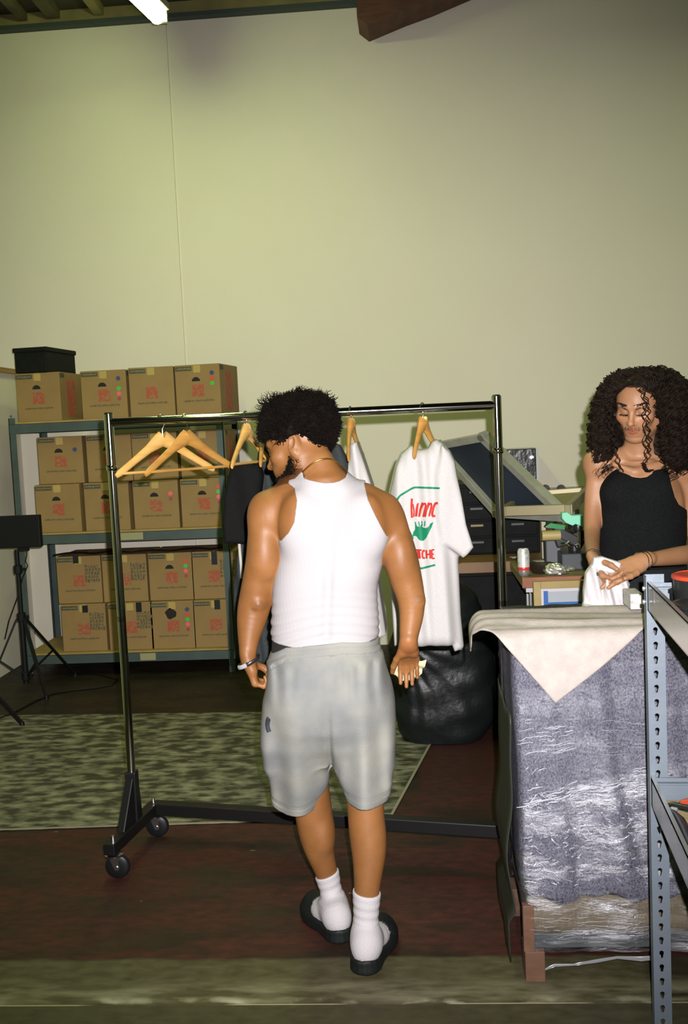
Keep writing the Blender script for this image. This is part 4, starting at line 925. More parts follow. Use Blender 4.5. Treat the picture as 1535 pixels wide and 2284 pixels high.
def foot(h, t, anc, r=1.0):
    d = unit((t-h)*[1,1,0]); h = np.array([h[0], h[1], .052]); s_ = np.array([-d[1], d[0], 0])
    p = [ell(h+d*.022+[0,0,.004], (.036,.040,.036), R=np.stack([s_, d, [0,0,1]], 1), k=.03), cone(h+d*.05+[0,0,.02], h+d*.17+[0,0,-.006], .034, .030, .03), cone(h+d*.12+[0,0,-.004], h+d*.215+[0,0,-.016], .034, .022, .03, sq=((0,0,1), .8)), cone(h+d*.16+s_*.018+[0,0,-.012], h+d*.205+s_*.016+[0,0,-.018], .022, .018, .02), cone(h+d*.16-s_*.02+[0,0,-.012], h+d*.19-s_*.022+[0,0,-.018], .022, .017, .02), cone(h+d*.025+[0,0,.03], anc, .034, .034, .03)]
    return p, d, s_
ftL, dL, sL = foot(fLh, fLt, at(747,2015,3.16)); ftR, dR, sR = foot(fRh, fRt, at(815,2085,2.95))
# hands
pL = B(554,1474,-.04); hdL, tpL, _ = hand_prims(pL, B(572,1524,-.03)-pL, (.92,.12,.1), (0,1,0), sc_=.88, curls=[(62,85,50),(60,85,50),(58,82,50),(52,80,50)], thumb=(18,45), thumb_curl=25)
pR = B(911,1440,-.035); hdR, tpR, _ = hand_prims(pR, (-.02,.66,-.75), (0,-.75,-.66), (-1,0,0), sc_=.90, curls=[(24,26,14),(26,28,16),(28,30,18),(34,34,20)], thumb=(30,14), thumb_curl=10, splay=.1)
bodyp = hp+neck+torso+armL+armR+legL+legR+ftL+ftR+hdL+hdR
bf = field(bodyp)
def tintA(P):
    c = np.ones((len(P),3)); q = (P-Hc)@HR
    c = blend(c, (.55,.30,.30), np.maximum(blob(q,(0,.098,-.053),(.022,.02,.006)), blob(q,(0,.096,-.065),(.020,.02,.007))))
    for s_ in (-1, 1): c = blend(c, (.10,.08,.07), blob(q,(s_*.030,.092,.031),(.022,.02,.0045))); c = blend(c, (.12,.09,.08), blob(q,(s_*.031,.088,.001),(.015,.012,.0022)))
    c = blend(c, (.30,.24,.24), .5*np.clip(blob(q,(0,.03,-.075),(.075,.07,.035)), 0, 1))
    for pt, r_ in ((B(936,1338,-.06),.016), (B(577,1350,-.07),.014), (B(566,1362,-.06),.010)): c = blend(c, (.5,.45,.45), .4*blob(P, pt, (r_,.05,r_*.8)))
    bq = q*[1,1,1]; bm = (bq[:,2] < -.072+.75*np.clip(-bq[:,1]+.060, 0, .06)) & (bq[:,1] > -.012) & (bq[:,2] > -.13) & (np.abs(bq[:,0]) < .075); c = blend(c, (.22,.18,.17), .8*bm)
    palm = blob(P, pR+[0,-.03,-.06], (.06,.035,.08)); c = blend(c, (1.3,1.15,1.2), .6*palm)
    return c
lo, hi = bounds(bodyp, .02)
body_o = sobj('body', bf, lo, hi, .0034, skinA, man, colfn=tintA)
# tank top
tf = field(torso); tfull = field(torso+neck+armL+armR+hp[:1])
zarm = B(740,1194,-.06)[2]
tank_px = [(560,1214),(600,1216),(625,1208),(643,1189),(656,1166),(664,1138),(666,1114),(657,1089),(641,1079),(640,1050),(668,1040),(676,1066),(690,1070.5),(708,1074),(727,1077),(745,1076),(757,1073),(770,1066),(776,1045),(816,1050),(812,1080),(822,1112),(838,1152),(862,1199),(880,1206),(905,1230),(905,1442),(842,1434),(800,1440),(740,1444),(690,1446),(640,1444),(606,1440),(560,1440)]
tp = poly2d([(B(x,y,-.115 if y > 1150 else -.055)[0], B(x,y,-.115 if y > 1150 else -.055)[2]) for x, y in tank_px])
zw = B(725,1400,-.115)[2]
def tankf(P):
    w_ = np.clip((P[:,2]-zarm)/.02, 0, 1); d = tf(P)*(1-w_)+tfull(P)*w_-.0055; g = np.clip((B(725,1290)[2]-P[:,2])/.12, 0, 1)*np.clip(1.3-abs(P[:,2]-zw)/.2, 0, 1)
    d = d-g*.0017*(np.sin(P[:,2]*190+7*np.sin(P[:,0]*9+1)+5*vnoise(P,6,2))*(.45+.55*np.abs(vnoise(P,7,5))))
    d = d-.002*np.clip((B(725,1425)[2]-P[:,2])/.01, 0, 1)
    return np.maximum(d, tp(P[:,[0,2]]))
lo, hi = np.min([p.lo for p in torso],0)-.02, np.max([p.hi for p in torso],0)+.03
rib = mat('white_ribbed_cotton', (.325,.313,.32), .8, spec=.12)
nt = rib.node_tree; wv = nt.nodes.new('ShaderNodeTexWave'); wv.inputs['Scale'].default_value = 95; wv.bands_direction = 'X'; wv.inputs['Distortion'].default_value = .6
tc = nt.nodes['Texture Coordinate']; nt.links.new(tc.outputs['Object'], wv.inputs['Vector']); bp = nt.nodes.new('ShaderNodeBump'); bp.inputs['Strength'].default_value = .35; bp.inputs['Distance'].default_value = .0012
nt.links.new(wv.outputs['Fac'], bp.inputs['Height']); nt.links.new(bp.outputs[0], nt.nodes['Principled BSDF'].inputs['Normal'])
tank_o = sobj('tank_top', tankf, lo, hi, .0029, rib, man)
def edge_tube(pts, r, name, m_, par, off=0.0, field_=None, closed=False):
    """hem line laid on the surface seen from the camera"""
    L = []
    for x, y in pts:
        o_ = CC; d_ = unit(at(x, y, 3.0)-CC); s = 2.6
        ok = False
        while s < 3.5:
            v = field_((o_+d_*s)[None])[0]
            if v < .0008: ok = True; break
            s += min(max(v*.7, .001), .03)
        if ok: L.append(o_+d_*s)
    if len(L) < 3: return None
    L = np.array(L); b = MB(); b.tube(L, r, 8); return b.build(name, m_, par, smooth=True)
# shorts
def zrows(L, Y, dep):
    R_ = []
    for i, (y, xa, xb) in enumerate(L): c = at((xa+xb)/2, y, Y[i] if isinstance(Y, (list, tuple)) else Y); R_.append((c[2], c[0], c[1], (xb-xa)/2*c[1]/F, dep[i]))
    return R_
hipL = [(1400,612,842),(1434,607,846),(1450,603,850),(1470,596,860),(1510,592,871),(1560,587,879),(1610,586,880),(1655,594,872),(1700,622,848)]
hips = ztube(zrows(hipL, 3.05, [.126,.130,.138,.148,.158,.162,.152,.11,.04]), k=.05, pw=2.3)
sl = ztube(zrows([(1470,640,700),(1560,605,725),(1649,584,741),(1677,592,742),(1744,605,739),(1783,608,730),(1811,613,717),(1860,618,713)], [3.05,3.05,3.06,3.07,3.10,3.12,3.13,3.13], [.06,.11,.13,.125,.115,.11,.105,.10]), k=.05, pw=2.3)
sr = ztube(zrows([(1470,770,840),(1560,745,868),(1649,742,876),(1689,745,876),(1724,747,876),(1752,754,877),(1775,760,872),(1850,772,866)], [3.05,3.05,3.04,3.03,3.02,3.01,3.0,3.0], [.06,.11,.13,.125,.12,.115,.11,.10]), k=.05, pw=2.3)
butt = [ell(B(672,1560,-.085), (.085,.075,.10), k=.06), ell(B(785,1560,-.085), (.085,.075,.10), k=.06)]
_fh, _fl, _fr = field([hips]+butt, .09), field([sl], .09), field([sr], .09)
def shf(P): return smin(_fh(P), smin(_fl(P), _fr(P), .012), .05)
pT = [B(598,1462,-.05), B(637,1446,-.11), B(690,1442,-.135), B(764,1435,-.135), B(846,1429,-.05), B(900,1426,-.05)]
hemL = at(660,1826,3.13)[2]; hemR = at(815,1805,3.0)[2]; ctr = B(740,1700)[0]
gap_ = (lambda q: None)([(at(x,y,3.06)[0], at(x,y,3.06)[2]) for x, y in ((744,1735),(752,1768),(757,1784),(768,1806),(765,1900),(700,1900),(712,1812),(730,1792),(740,1770))])
hem_poly = poly2d([(at(x,y,3.02 if x < 742 else 2.89)[0], at(x,y,3.02 if x < 742 else 2.89)[2]) for x, y in ((500,1400),(960,1400),(960,1812),(868,1806),(840,1808),(800,1808),(768,1803),(757,1784),(752,1768),(744,1735),(740,1770),(732,1788),(713,1812),(680,1824),(640,1829),(616,1825),(600,1812),(500,1812))])
def hemline(L, Y): q = [at(x, y, Y) for x, y in L]; return [a[0] for a in q], [a[2] for a in q]
HL = hemline([(585,1795),(604,1808),(620,1818),(640,1823),(680,1821),(712,1809),(735,1786)], 3.02); HR_ = hemline([(752,1788),(772,1803),(800,1808),(835,1808),(864,1803),(880,1790)], 2.89); ctr = B(742,1740)[0]
def shortsf(P):
    d = shf(P); a = P[:,0]
    low = np.clip((B(725,1500)[2]-P[:,2])/.25, 0, 1); hi_ = np.clip(1-(B(725,1450)[2]-P[:,2])/.16, 0, 1)
    side = np.clip(np.abs(P[:,0]-B(728,1600)[0])/.11-.45, 0, 1)
    d = d-.004*hi_*np.sin(P[:,0]*150+3*vnoise(P,9,1))*np.clip((B(725,1456)[2]-P[:,2])/.02,0,1)*(.4+side)
    d = d-low*(.007+.002*side)*np.sin(P[:,0]*62+1.2+2.4*vnoise(P*[1,1,.35],6,4))-.0055*vnoise(P*[1,1,.5],13,8)*low+.007*low
    # waistband lines
    zt_ = np.interp(P[:,0], [q[0] for q in pT], [q[2] for q in pT]); w = zt_-P[:,2]
    d = d+.0022*np.exp(-((w-.018)/.004)**2)+.0022*np.exp(-((w-.036)/.004)**2)-.003*((w > .0) & (w < .036))
    d = d+.011*np.exp(-((P[:,0]-B(745,1700)[0]-.06*(P[:,2]-B(740,1640)[2]))/.009)**2)*np.clip((B(740,1530)[2]-P[:,2])/.18, 0, 1)*(P[:,1] < YM)
    d = np.maximum(d, P[:,2]-zt_)
    zz = P[:,2]+.13*(P[:,1]-np.where(P[:,0] < ctr, 3.02, 2.89)); zL = np.interp(P[:,0], *HL); zR = np.interp(P[:,0], *HR_); zc_ = np.where(P[:,0] < ctr, zL, zR); h = (zc_-zz)*.95; d = d+.0016*np.exp(-((zz-zc_-.024)/.0028)**2)+.0012*np.exp(-((zz-zc_-.032)/.0028)**2); d = d-.0025*((h > -.022) & (P[:,2] < hemL+.09))*0
    return np.maximum(d, h)
shm = mat('grey_fleece', (.225,.225,.198), .9, col2=(.148,.157,.155), scale=6.5, detail=3, bump=.15, bscale=240, contrast=(.35,.68), spec=.15)
lo, hi = np.min([p.lo for p in (hips, sl, sr)],0)-.02, np.max([p.hi for p in (hips, sl, sr)],0)+.02; lo[1] -= .03
sh_o = sobj('shorts', shortsf, lo, hi, .0042, shm, man)
for pts in ([(606,1806),(620,1816),(645,1820),(675,1816),(700,1808),(712,1802)], [(772,1796),(800,1799),(835,1799),(862,1796)]): edge_tube(pts, .0016, 'hem_stitch', mat('stitch_grey', (.13,.14,.14), .9), sh_o, field_=shortsf)
b = MB(); q = edge_tube([(600,1602),(598,1608),(597,1616),(598,1624),(601,1632)], .008, 'pocket_opening', mat('pocket_dark', (.015,.02,.03), .8), sh_o, field_=shortsf)
# dark waistband showing
def underf(P): return np.maximum(field(torso)(P)-.003, poly2d([(B(x,y)[0], B(x,y)[2]) for x, y in ((560,1405),(700,1410),(700,1500),(560,1500))])(P[:,[0,2]]))
lo_, hi_ = np.array([B(575,1500)[0], 0, B(640,1500)[2]]), np.array([B(715,1500)[0], 0, B(640,1385)[2]])
sobj('underwear_band', underf, (min(lo_[0],hi_[0]), 2.8, lo_[2]), (max(lo_[0],hi_[0]), 3.3, hi_[2]), .004, mat('band_black', (.008,.008,.008), .8), man)
# socks
sockm = mat('white_sock', (.42,.405,.415), .9, bump=.3, bscale=240, spec=.15)
for nm, lp, fp, ptop, pt2 in (('sock', legL, ftL, at(704,1956,3.155), at(756,1939,3.155)), ('sock', legR, ftR, at(787,1985,2.96), at(848,1993,2.96))):
    g = field([p for p in lp]+fp)
    zc = (ptop[2]+pt2[2])/2; sl_ = (pt2[2]-ptop[2])/(pt2[0]-ptop[0]); xc = (ptop[0]+pt2[0])/2
    def sockf(P, g=g, zc=zc, sl_=sl_, xc=xc):
        top = zc+sl_*(P[:,0]-xc); w = top-P[:,2]
        d = g(P)-.0045-.0014*np.exp(-((w-.02)/.013)**2)-.0008*np.sin(w*230)*((w > 0) & (w < .09))
        return np.maximum(d, -w)
    pp = [p for p in fp]; lo = np.min([p.lo for p in pp],0)-.03; hi = np.max([p.hi for p in pp],0)+.03; hi[2] = zc+.03; lo[0] -= .04; hi[0] += .04; lo[1] -= .02; hi[1] += .05
    sobj('sock', sockf, lo, hi, .003, sockm, man)
# slides
slm = mat('slide_foam', (.005,.007,.007), .55, col2=(.007,.009,.009), scale=20, spec=.25)
for h, d, s_, fp in ((fLh, dL, sL, ftL), (fRh, dR, sR, ftR)):
    c0 = np.array([h[0], h[1], 0])-d*.028; Rm = np.stack([s_, d, [0,0,1]], 1)
    def base(P, c0=c0, Rm=Rm):
        q = (P-c0)@Rm; y = q[:,1]; w = np.interp(y, [-.002,.006,.018,.04,.09,.15,.20,.25,.27], [.008,.022,.033,.040,.038,.043,.047,.034,.015]); return q, y, w
    g = field(fp)
    def slidef(P, base=base, g=g):
        q, y, w = base(P); yy = np.maximum(np.maximum(.004-y, y-.268), 0)
        out = np.sqrt(np.maximum(np.abs(q[:,0])-w, 0)**2+yy**2)+np.minimum(np.abs(q[:,0])-w, 0)*(yy == 0)
        top = np.interp(y, [0,.03,.10,.3], [.050,.046,.042,.040]); flare = .006*np.clip(1-q[:,2]/.03, 0, 1)
        a = out-.008-flare*.6; bz = np.maximum(.004-q[:,2], q[:,2]-top); sole = np.sqrt(np.maximum(a+.01,0)**2+np.maximum(bz+.01,0)**2)-.01+np.minimum(np.maximum(a+.01, bz+.01), 0)
        # dome over the forefoot
        e = np.sqrt((q[:,0]/.057)**2+((y-.19)/.088)**2+((q[:,2]-.03)/.066)**2); dome = (e-1)*.062
        dd = smin(sole, np.maximum(dome, .004-q[:,2]), .02)
        hollow = g(P)-.0065; hollow = np.maximum(hollow, -(q[:,2]-.018))
        open_ = np.maximum(np.abs(q[:,0])-.034, np.maximum(.022-y, np.maximum(y-.17, .034-q[:,2])))
        return np.maximum(np.maximum(dd, -hollow), -open_)*.85
    lo = np.minimum(c0, c0+d*.3)-.09; hi = np.maximum(c0, c0+d*.3)+.09; lo[2] = -.01; hi[2] = .13
    sobj('slide_sandal', slidef, lo, hi, .0036, slm, man)
# necklace & bracelet
gold = mat('gold', (.75,.48,.14), .25, metal=1.0)
def ring(c, ax, r1, r2, fld, off, n=48, tilt=None):
    """closed loop around a limb, pressed to the body surface"""
    ax = unit(ax); u = unit(np.cross(ax, [0,1,.1])); v = np.cross(ax, u); L = []
    for a in np.arange(n)*2*pi/n:
        dd = u*cos(a)+v*sin(a); s = .005
        for _ in range(60):
            vv = fld((c+dd*s)[None])[0]
            if vv > off: break
            s += max(off-vv, .0008)
        L.append(c+dd*s)
    return np.array(L)
nf = field(neck+torso+hp[:1]); L = ring(B(716,1073,.02), B(706,1040,.06)-B(722,1085,-.005), .05, .05, nf, .004)
for _ in range(2): L = (np.roll(L,1,0)+L*2+np.roll(L,-1,0))/4
b = MB(); b.tube(L, .0032, 8, closed=True); b.build('necklace', gold, man, smooth=True)
wf_ = field(hdL+armL); L = ring(B(555,1478,-.04), B(572,1524,-.03)-B(562,1400,-.04)+[.0,.0,.0], .03, .03, wf_, .003)
L = L+np.array([0,0,1])[None]*((L[:,0]-B(555,1478)[0])*.45)[:,None]
b = MB(); b.tube(L, .005, 8, closed=True, flat=((0,0,1), .6, 1.3)); b.build('bracelet', mat('bracelet_black', (.012,.012,.014), .35), man, smooth=True)
ml = L[np.argsort(L[:,1]*1.0+L[:,0]*1.1)][:12]; ml = ml[np.argsort(ml[:,0])]; b = MB(); b.tube(ml-[.0008,.0018,0], .0052, 8, flat=((0,0,1), .5, 1.25)); b.build('bracelet_plate', mat('plate_silver', (.7,.7,.7), .25, metal=.6), man, smooth=True)
# hair
hairm = mat('hair_black', (.0035,.0025,.002), .8, col2=(.006,.004,.003), scale=60, spec=.06)
def sphere_pts(n, seed):
    rs = np.random.RandomState(seed); v = rs.normal(size=(n,3)); return v/np.linalg.norm(v, axis=1)[:,None]
def hairfield(P):
    q = (P-Hc)@HR; e = np.sqrt(((q-[0,-.018,.055])/[.098,.122,.100])**2 @ np.ones(3)); d = (e-1)*.095
    low = .022+.28*(q[:,1])*(q[:,1] > 0)*1.2-1.7*np.clip(-q[:,1]-.045, 0, .2)      # hairline height by depth
    return np.maximum(d-.006*vnoise(P, 90, 3)-.005*vnoise(P, 45, 5), low-q[:,2])
sobj('hair', hairfield, Hc-.2, Hc+.2, .004, hairm, man)
v = sphere_pts(9000, 3); q = v*[.093,.117,.096]+[0,-.018,.055]; low = .026+.336*q[:,1]*(q[:,1] > 0)-1.7*np.clip(-q[:,1]-.045, 0, .2); k_ = q[:,2] > low-.004; q = q[k_]; v = v[k_]
rs = np.random.RandomState(5); cl = np.stack([vnoise(q, 75, 11+i, 1) for i in range(3)], 1)*.9; dd = v+rs.normal(size=v.shape)*.25+cl+np.array([0,-.15,.2]); dd /= np.linalg.norm(dd, axis=1)[:,None]
st = curl_strands(Hc+q@HR.T, dd@HR.T, (.014+.016*rs.rand(len(q)))*(1+1.3*np.clip(vnoise(q, 60, 21, 1), 0, 1)*(q[:,2] > .02)*(q[:,1] < .045)), .0030, 2.2, .0013, K=12, seed=6)
V_, F_ = tubes_mesh('h', st, hairm, None); V_ = V_-wloc(man); link('hair', mkmesh('hair_coils', V_, F_), hairm, man).name = 'hair_coils'
# beard
v = sphere_pts(22000, 8); q = v*[.064,.088,.060]+[0,.012,-.062]
k_ = (q[:,2] < -.072+.75*np.clip(-q[:,1]+.060, 0, .06)) & (q[:,1] > -.012) & (q[:,2] > -.125)
P0 = Hc+q[k_]@HR.T; hf = field(hp)
for _ in range(4): d0 = hf(P0); G = np.stack([hf(P0+np.eye(3)[i]*.002)-hf(P0-np.eye(3)[i]*.002) for i in range(3)], 1)/.004; G /= np.maximum(1, np.linalg.norm(G, axis=1))[:,None]; P0 = P0-G*np.clip(d0,-.02,.02)[:,None]
n0 = G/(np.linalg.norm(G, axis=1)[:,None]+1e-6); rs = np.random.RandomState(9)
dd = n0+rs.normal(size=n0.shape)*.5+[0,0,-.4]; dd /= np.linalg.norm(dd, axis=1)[:,None]
st = curl_strands(P0, dd, .004+.006*rs.rand(len(P0)), .0015, 1.5, .0009, K=7, seed=3); V_, F_ = tubes_mesh('b', st, hairm, None); link('beard', mkmesh('beard', V_-wloc(man), F_), hairm, man)
# eyelashes / brow strands
L = []
for s_ in (-1, 1):
    for i in range(26): u = i/25; L.append((np.array([s_*(.012+.034*u), .0945-.016*u, .030+.006*sin(u*2.4)]), np.array([s_*.6, .5, .5])))
P0 = np.array([Hc+HR@a for a, b_ in L]); dd = np.array([HR@unit(b_) for a, b_ in L]); st = curl_strands(P0, dd, np.full(len(P0), .010), .0004, .5, .0011, K=6, seed=1); V_, F_ = tubes_mesh('e', st, hairm, None); link('eyebrow', mkmesh('eyebrow', V_-wloc(man), F_), hairm, man)
P0 = []; dd = []
for s_ in (-1, 1):
    for i in range(18): u = i/17; P0.append(Hc+HR@np.array([s_*(.018+.026*u), .0865-.006*u+.002*sin(pi*u), .001])); dd.append(HR@unit([s_*(u-.4), .9, -.35]))
st = curl_strands(np.array(P0), np.array(dd), np.full(len(P0), .009), .0003, .5, .0007, K=6, seed=2); V_, F_ = tubes_mesh('e', st, hairm, None); link('eyelashes', mkmesh('eyelashes', V_-wloc(man), F_), hairm, man)
# crumpled paper in the right hand
def paperf():
    c = B(912,1497,.035); 
    px = poly2d([(B(x,y,.035)[0], B(x,y,.035)[2]) for x, y in ((873,1492),(884,1484),(900,1490),(915,1480),(930,1470),(940,1472),(951,1468),(947,1482),(942,1488),(941,1498),(932,1506),(922,1515),(906,1519),(892,1518),(886,1508),(876,1502))])
    def f(P):
        yc = c[1]+.010*vnoise(P, 55, 3)+.006*vnoise(P, 120, 6)+.15*(P[:,2]-c[2])*0+.3*np.maximum(P[:,0]-c[0]-.01, 0)*-1
        return np.maximum(px(P[:,[0,2]])-.001, np.abs(P[:,1]-yc)-.0045)*.6
    return [Prim(f, c-[.06,.05,.045], c+[.06,.04,.045])]
pp = paperf(); lo, hi = bounds(pp, .01); o = sobj('paper_towel', field(pp), lo, hi, .0022, mat('paper_cream', (.40,.38,.26), .8, col2=(.34,.32,.17), scale=30))
tag(o, 'crumpled cream paper towel held in the right hand of the man in white', 'paper')

# ================================================================== WRAPPED PALLET OF CLOTHING
PX0, PY0 = .275, 2.835; PX1, PY1 = 1.50, 3.33
zTop = at(1300,1408,PY0)[2]; zGood = at(1300,2003,PY0)[2]; zCard = at(1300,2086,PY0)[2]; zDeck = at(1300,2120,PY0)[2]
pal = thing('wrapped_pallet', ((PX0+PX1)/2, (PY0+PY1)/2, 0), 'pallet stacked with blue-grey heather cloth wrapped in shiny clear stretch film', 'pallet')
def shell(x0, x1, y0, y1, zs, disp, r=.035, per=260, caps=True):
    """rounded rectangular wall, displaced outwards"""
    L = [(x0+r, y0), (x1-r, y0)]; pts = []; nr = []
    def seg(a, b_, n_, N): 
        for i in range(n_): u = i/n_; pts.append((a[0]+(b_[0]-a[0])*u, a[1]+(b_[1]-a[1])*u)); nr.append(N)
    def arc(cx, cy, a0, n_):
        for i in range(n_): a = a0+pi/2*i/n_; pts.append((cx+r*cos(a), cy+r*sin(a))); nr.append((cos(a), sin(a)))
    w, d_ = x1-x0, y1-y0; T = 2*(w+d_); nw, nd_ = int(per*w/T), int(per*d_/T)
    seg((x0+r,y0),(x1-r,y0),nw,(0,-1)); arc(x1-r,y0+r,-pi/2,6); seg((x1,y0+r),(x1,y1-r),nd_,(1,0)); arc(x1-r,y1-r,0,6); seg((x1-r,y1),(x0+r,y1),nw,(0,1)); arc(x0+r,y1-r,pi/2,6); seg((x0,y1-r),(x0,y0+r),nd_,(-1,0)); arc(x0+r,y0+r,pi,6)
    p = np.array(pts); n_ = np.array(nr); m = len(p); K = len(zs)
    P = np.concatenate([np.repeat(p[None], K, 0), np.broadcast_to(np.array(zs)[:,None,None], (K,m,1))], 2).reshape(-1,3); Nn = np.concatenate([np.repeat(n_[None], K, 0), np.zeros((K,m,1))], 2).reshape(-1,3)
    P = P+Nn*disp(P)[:,None]
    I, J = np.meshgrid(np.arange(K-1), np.arange(m), indexing='ij'); J2 = (J+1) % m; q = np.stack([I*m+J, I*m+J2, (I+1)*m+J2, (I+1)*m+J], -1).reshape(-1,4)
    F_ = [q]
    if caps:
        c0 = P[:m].mean(0); c1 = P[-m:].mean(0); P = np.concatenate([P, [c0, c1]]); k0 = K*m; j = np.arange(m)
        F_.append(np.stack([np.full(m, k0), (j+1) % m, j], 1)); F_.append(np.stack([np.full(m, k0+1), (K-1)*m+j, (K-1)*m+(j+1) % m], 1))
    return P, F_
heather = mat('blue_grey_heather', (.135,.130,.155), .9, col2=(.040,.042,.058), scale=230, detail=4, stretch=(1,1,.7), bump=.35, bscale=120, contrast=(.36,.64), spec=.1)
def fold(P): return .008*np.sin(P[:,0]*48+6*vnoise(P*[1,1,.3],5,3))*np.clip((P[:,2]-zGood)/.05, 0, 1)+.006*np.sin(P[:,0]*31+3*P[:,2]+2)+.005*vnoise(P, 9, 5)
zs = np.linspace(zGood, zTop-.012, 70)
V, F_ = shell(PX0, PX1, PY0, PY1, zs, fold, per=420); V[:,2] += np.where(V[:,2] < zGood+.001, .010*np.sin(V[:,0]*26+1)+.008*np.sin(V[:,0]*61), 0)
link('cloth_stack', mkmesh('cloth_stack', V-wloc(pal), F_), heather, pal)
cardm = mat('old_cardboard', (.125,.095,.05), .8, col2=(.085,.065,.035), scale=30, stretch=(6,1,1))
V, F_ = shell(PX0+.012, PX1-.01, PY0+.012, PY1-.01, np.linspace(zCard, zGood+.03, 6), lambda P: .001*vnoise(P,20,2)); link('cardboard_base', mkmesh('cardboard_base', V-wloc(pal), F_), cardm, pal)
b = MB(); b.box2((PX0+.02, PY0+.014, zDeck), (PX1-.01, PY1-.01, zCard)); b.build('deck_board', mat('pallet_deck', (.035,.042,.042), .6), pal, bevel=.004)
pw = mat('pallet_wood', (.12,.058,.032), .75, col2=(.085,.04,.022), scale=12, stretch=(1,1,3))
zl_ = at(1180,2040,PY0)[2]
for x, y in ((PX0+.03, PY0+.04), (PX1-.06, PY0+.05), (PX0+.03, PY1-.06), (PX1-.06, PY1-.06)):
    b = MB(); b.box((x, y, zDeck/2), (.058 if x < .5 else .09, .09, zDeck)); b.build('foot_block', pw, pal, bevel=.003)
b = MB(); b.box2((PX0-.002, PY0-.008, zDeck), (PX0+.030, PY0+.02, zl_+.03)); b.build('corner_batten', pw, pal, bevel=.002)
# stretch film
fm = bpy.data.materials.new('stretch_film'); fm.use_nodes = True; nt = fm.node_tree; N = nt.nodes; Lk = nt.links; N.remove(N['Principled BSDF']); out = N['Material Output']
tr = N.new('ShaderNodeBsdfTransparent'); tr.inputs[0].default_value = (.93,.94,.97,1); gl = N.new('ShaderNodeBsdfGlossy'); gl.inputs['Roughness'].default_value = .24; gl.inputs[0].default_value = (.9,.92,1,1); mx = N.new('ShaderNodeMixShader')
tc = N.new('ShaderNodeTexCoord'); mp_ = N.new('ShaderNodeMapping'); mp_.inputs['Scale'].default_value = (1,1,3.2); mp_.inputs['Rotation'].default_value = (0, .06, 0); Lk.new(tc.outputs['Object'], mp_.inputs[0])
n1 = N.new('ShaderNodeTexNoise'); n1.inputs['Scale'].default_value = 30; n1.inputs['Detail'].default_value = 6; n1.inputs['Roughness'].default_value = .62; Lk.new(mp_.outputs[0], n1.inputs['Vector'])
bp = N.new('ShaderNodeBump'); bp.inputs['Strength'].default_value = 1.0; bp.inputs['Distance'].default_value = .0075; Lk.new(n1.outputs['Fac'], bp.inputs['Height']); Lk.new(bp.outputs[0], gl.inputs['Normal'])
n2 = N.new('ShaderNodeTexNoise'); n2.inputs['Scale'].default_value = 5; n2.inputs['Detail'].default_value = 4; Lk.new(mp_.outputs[0], n2.inputs['Vector']); r_ = N.new('ShaderNodeMapRange'); r_.inputs[1].default_value = .42; r_.inputs[2].default_value = .66; r_.inputs[3].default_value = 0; r_.inputs[4].default_value = 1; Lk.new(n2.outputs['Fac'], r_.inputs[0])
sx = N.new('ShaderNodeSeparateXYZ'); Lk.new(tc.outputs['Object'], sx.inputs[0]); zsl = N.new('ShaderNodeMath'); zsl.operation = 'MULTIPLY_ADD'; zsl.inputs[1].default_value = -.16; Lk.new(sx.outputs[0], zsl.inputs[0]); Lk.new(sx.outputs[2], zsl.inputs[2])
zhi, zlo = at(1300,1745,PY0)[2], at(1300,1985,PY0)[2]
b1 = N.new('ShaderNodeMapRange'); b1.inputs[1].default_value = zhi+.03+.05; b1.inputs[2].default_value = zhi-.04+.05; Lk.new(zsl.outputs[0], b1.inputs[0])
b2 = N.new('ShaderNodeMapRange'); b2.inputs[1].default_value = zlo-.28; b2.inputs[2].default_value = zlo+.02; b2.inputs[3].default_value = .25; Lk.new(sx.outputs[2], b2.inputs[0])
m1 = N.new('ShaderNodeMath'); m1.operation = 'MULTIPLY'; Lk.new(b1.outputs[0], m1.inputs[0]); Lk.new(b2.outputs[0], m1.inputs[1])
m2 = N.new('ShaderNodeMath'); m2.operation = 'MULTIPLY_ADD'; m2.inputs[1].default_value = .34; m2.inputs[2].default_value = .09; Lk.new(m1.outputs[0], m2.inputs[0])
m3 = N.new('ShaderNodeMath'); m3.operation = 'MULTIPLY_ADD'; Lk.new(r_.outputs[0], m3.inputs[0]); Lk.new(m2.outputs[0], m3.inputs[1]); m3.inputs[2].default_value = .03
Lk.new(m3.outputs[0], mx.inputs[0]); Lk.new(tr.outputs[0], mx.inputs[1]); Lk.new(gl.outputs[0], mx.inputs[2]); Lk.new(mx.outputs[0], out.inputs[0])
zs = np.linspace(zDeck-.0, zTop-.09, 110)
def filmd(P): return np.maximum(fold(P), -.002)+.0075+.0025*np.sin((P[:,2]+.10*P[:,0])*150+4*vnoise(P,8,1))*(.5+.5*vnoise(P,6,9))+.002*vnoise(P*[1,1,3],40,4)
V, F_ = shell(PX0, PX1, PY0, PY1, zs, filmd, per=420, caps=False); link('stretch_film', mkmesh('stretch_film', V-wloc(pal), F_), fm, pal)
b = MB(); P = [at(x, y, PY0-.012) for x, y in ((1212,2168),(1240,2160),(1280,2152),(1330,2146),(1380,2143),(1430,2140),(1475,2136))]; P = [(p[0], PY0-.004+.01*sin(i*2), p[2]) for i, p in enumerate(P)]
b.tube(P, [.002,.003,.002,.004,.003,.005,.005], 6, flat=((0,1,0), 1.4, .5)); b.build('film_tail', mat('film_twist', (.35,.37,.4), .2, coat=1, alpha=.4), pal, smooth=True)
rs = np.random.RandomState(21); b = MB()  # pale crease tubes added where the film glints, standing in for its highlights
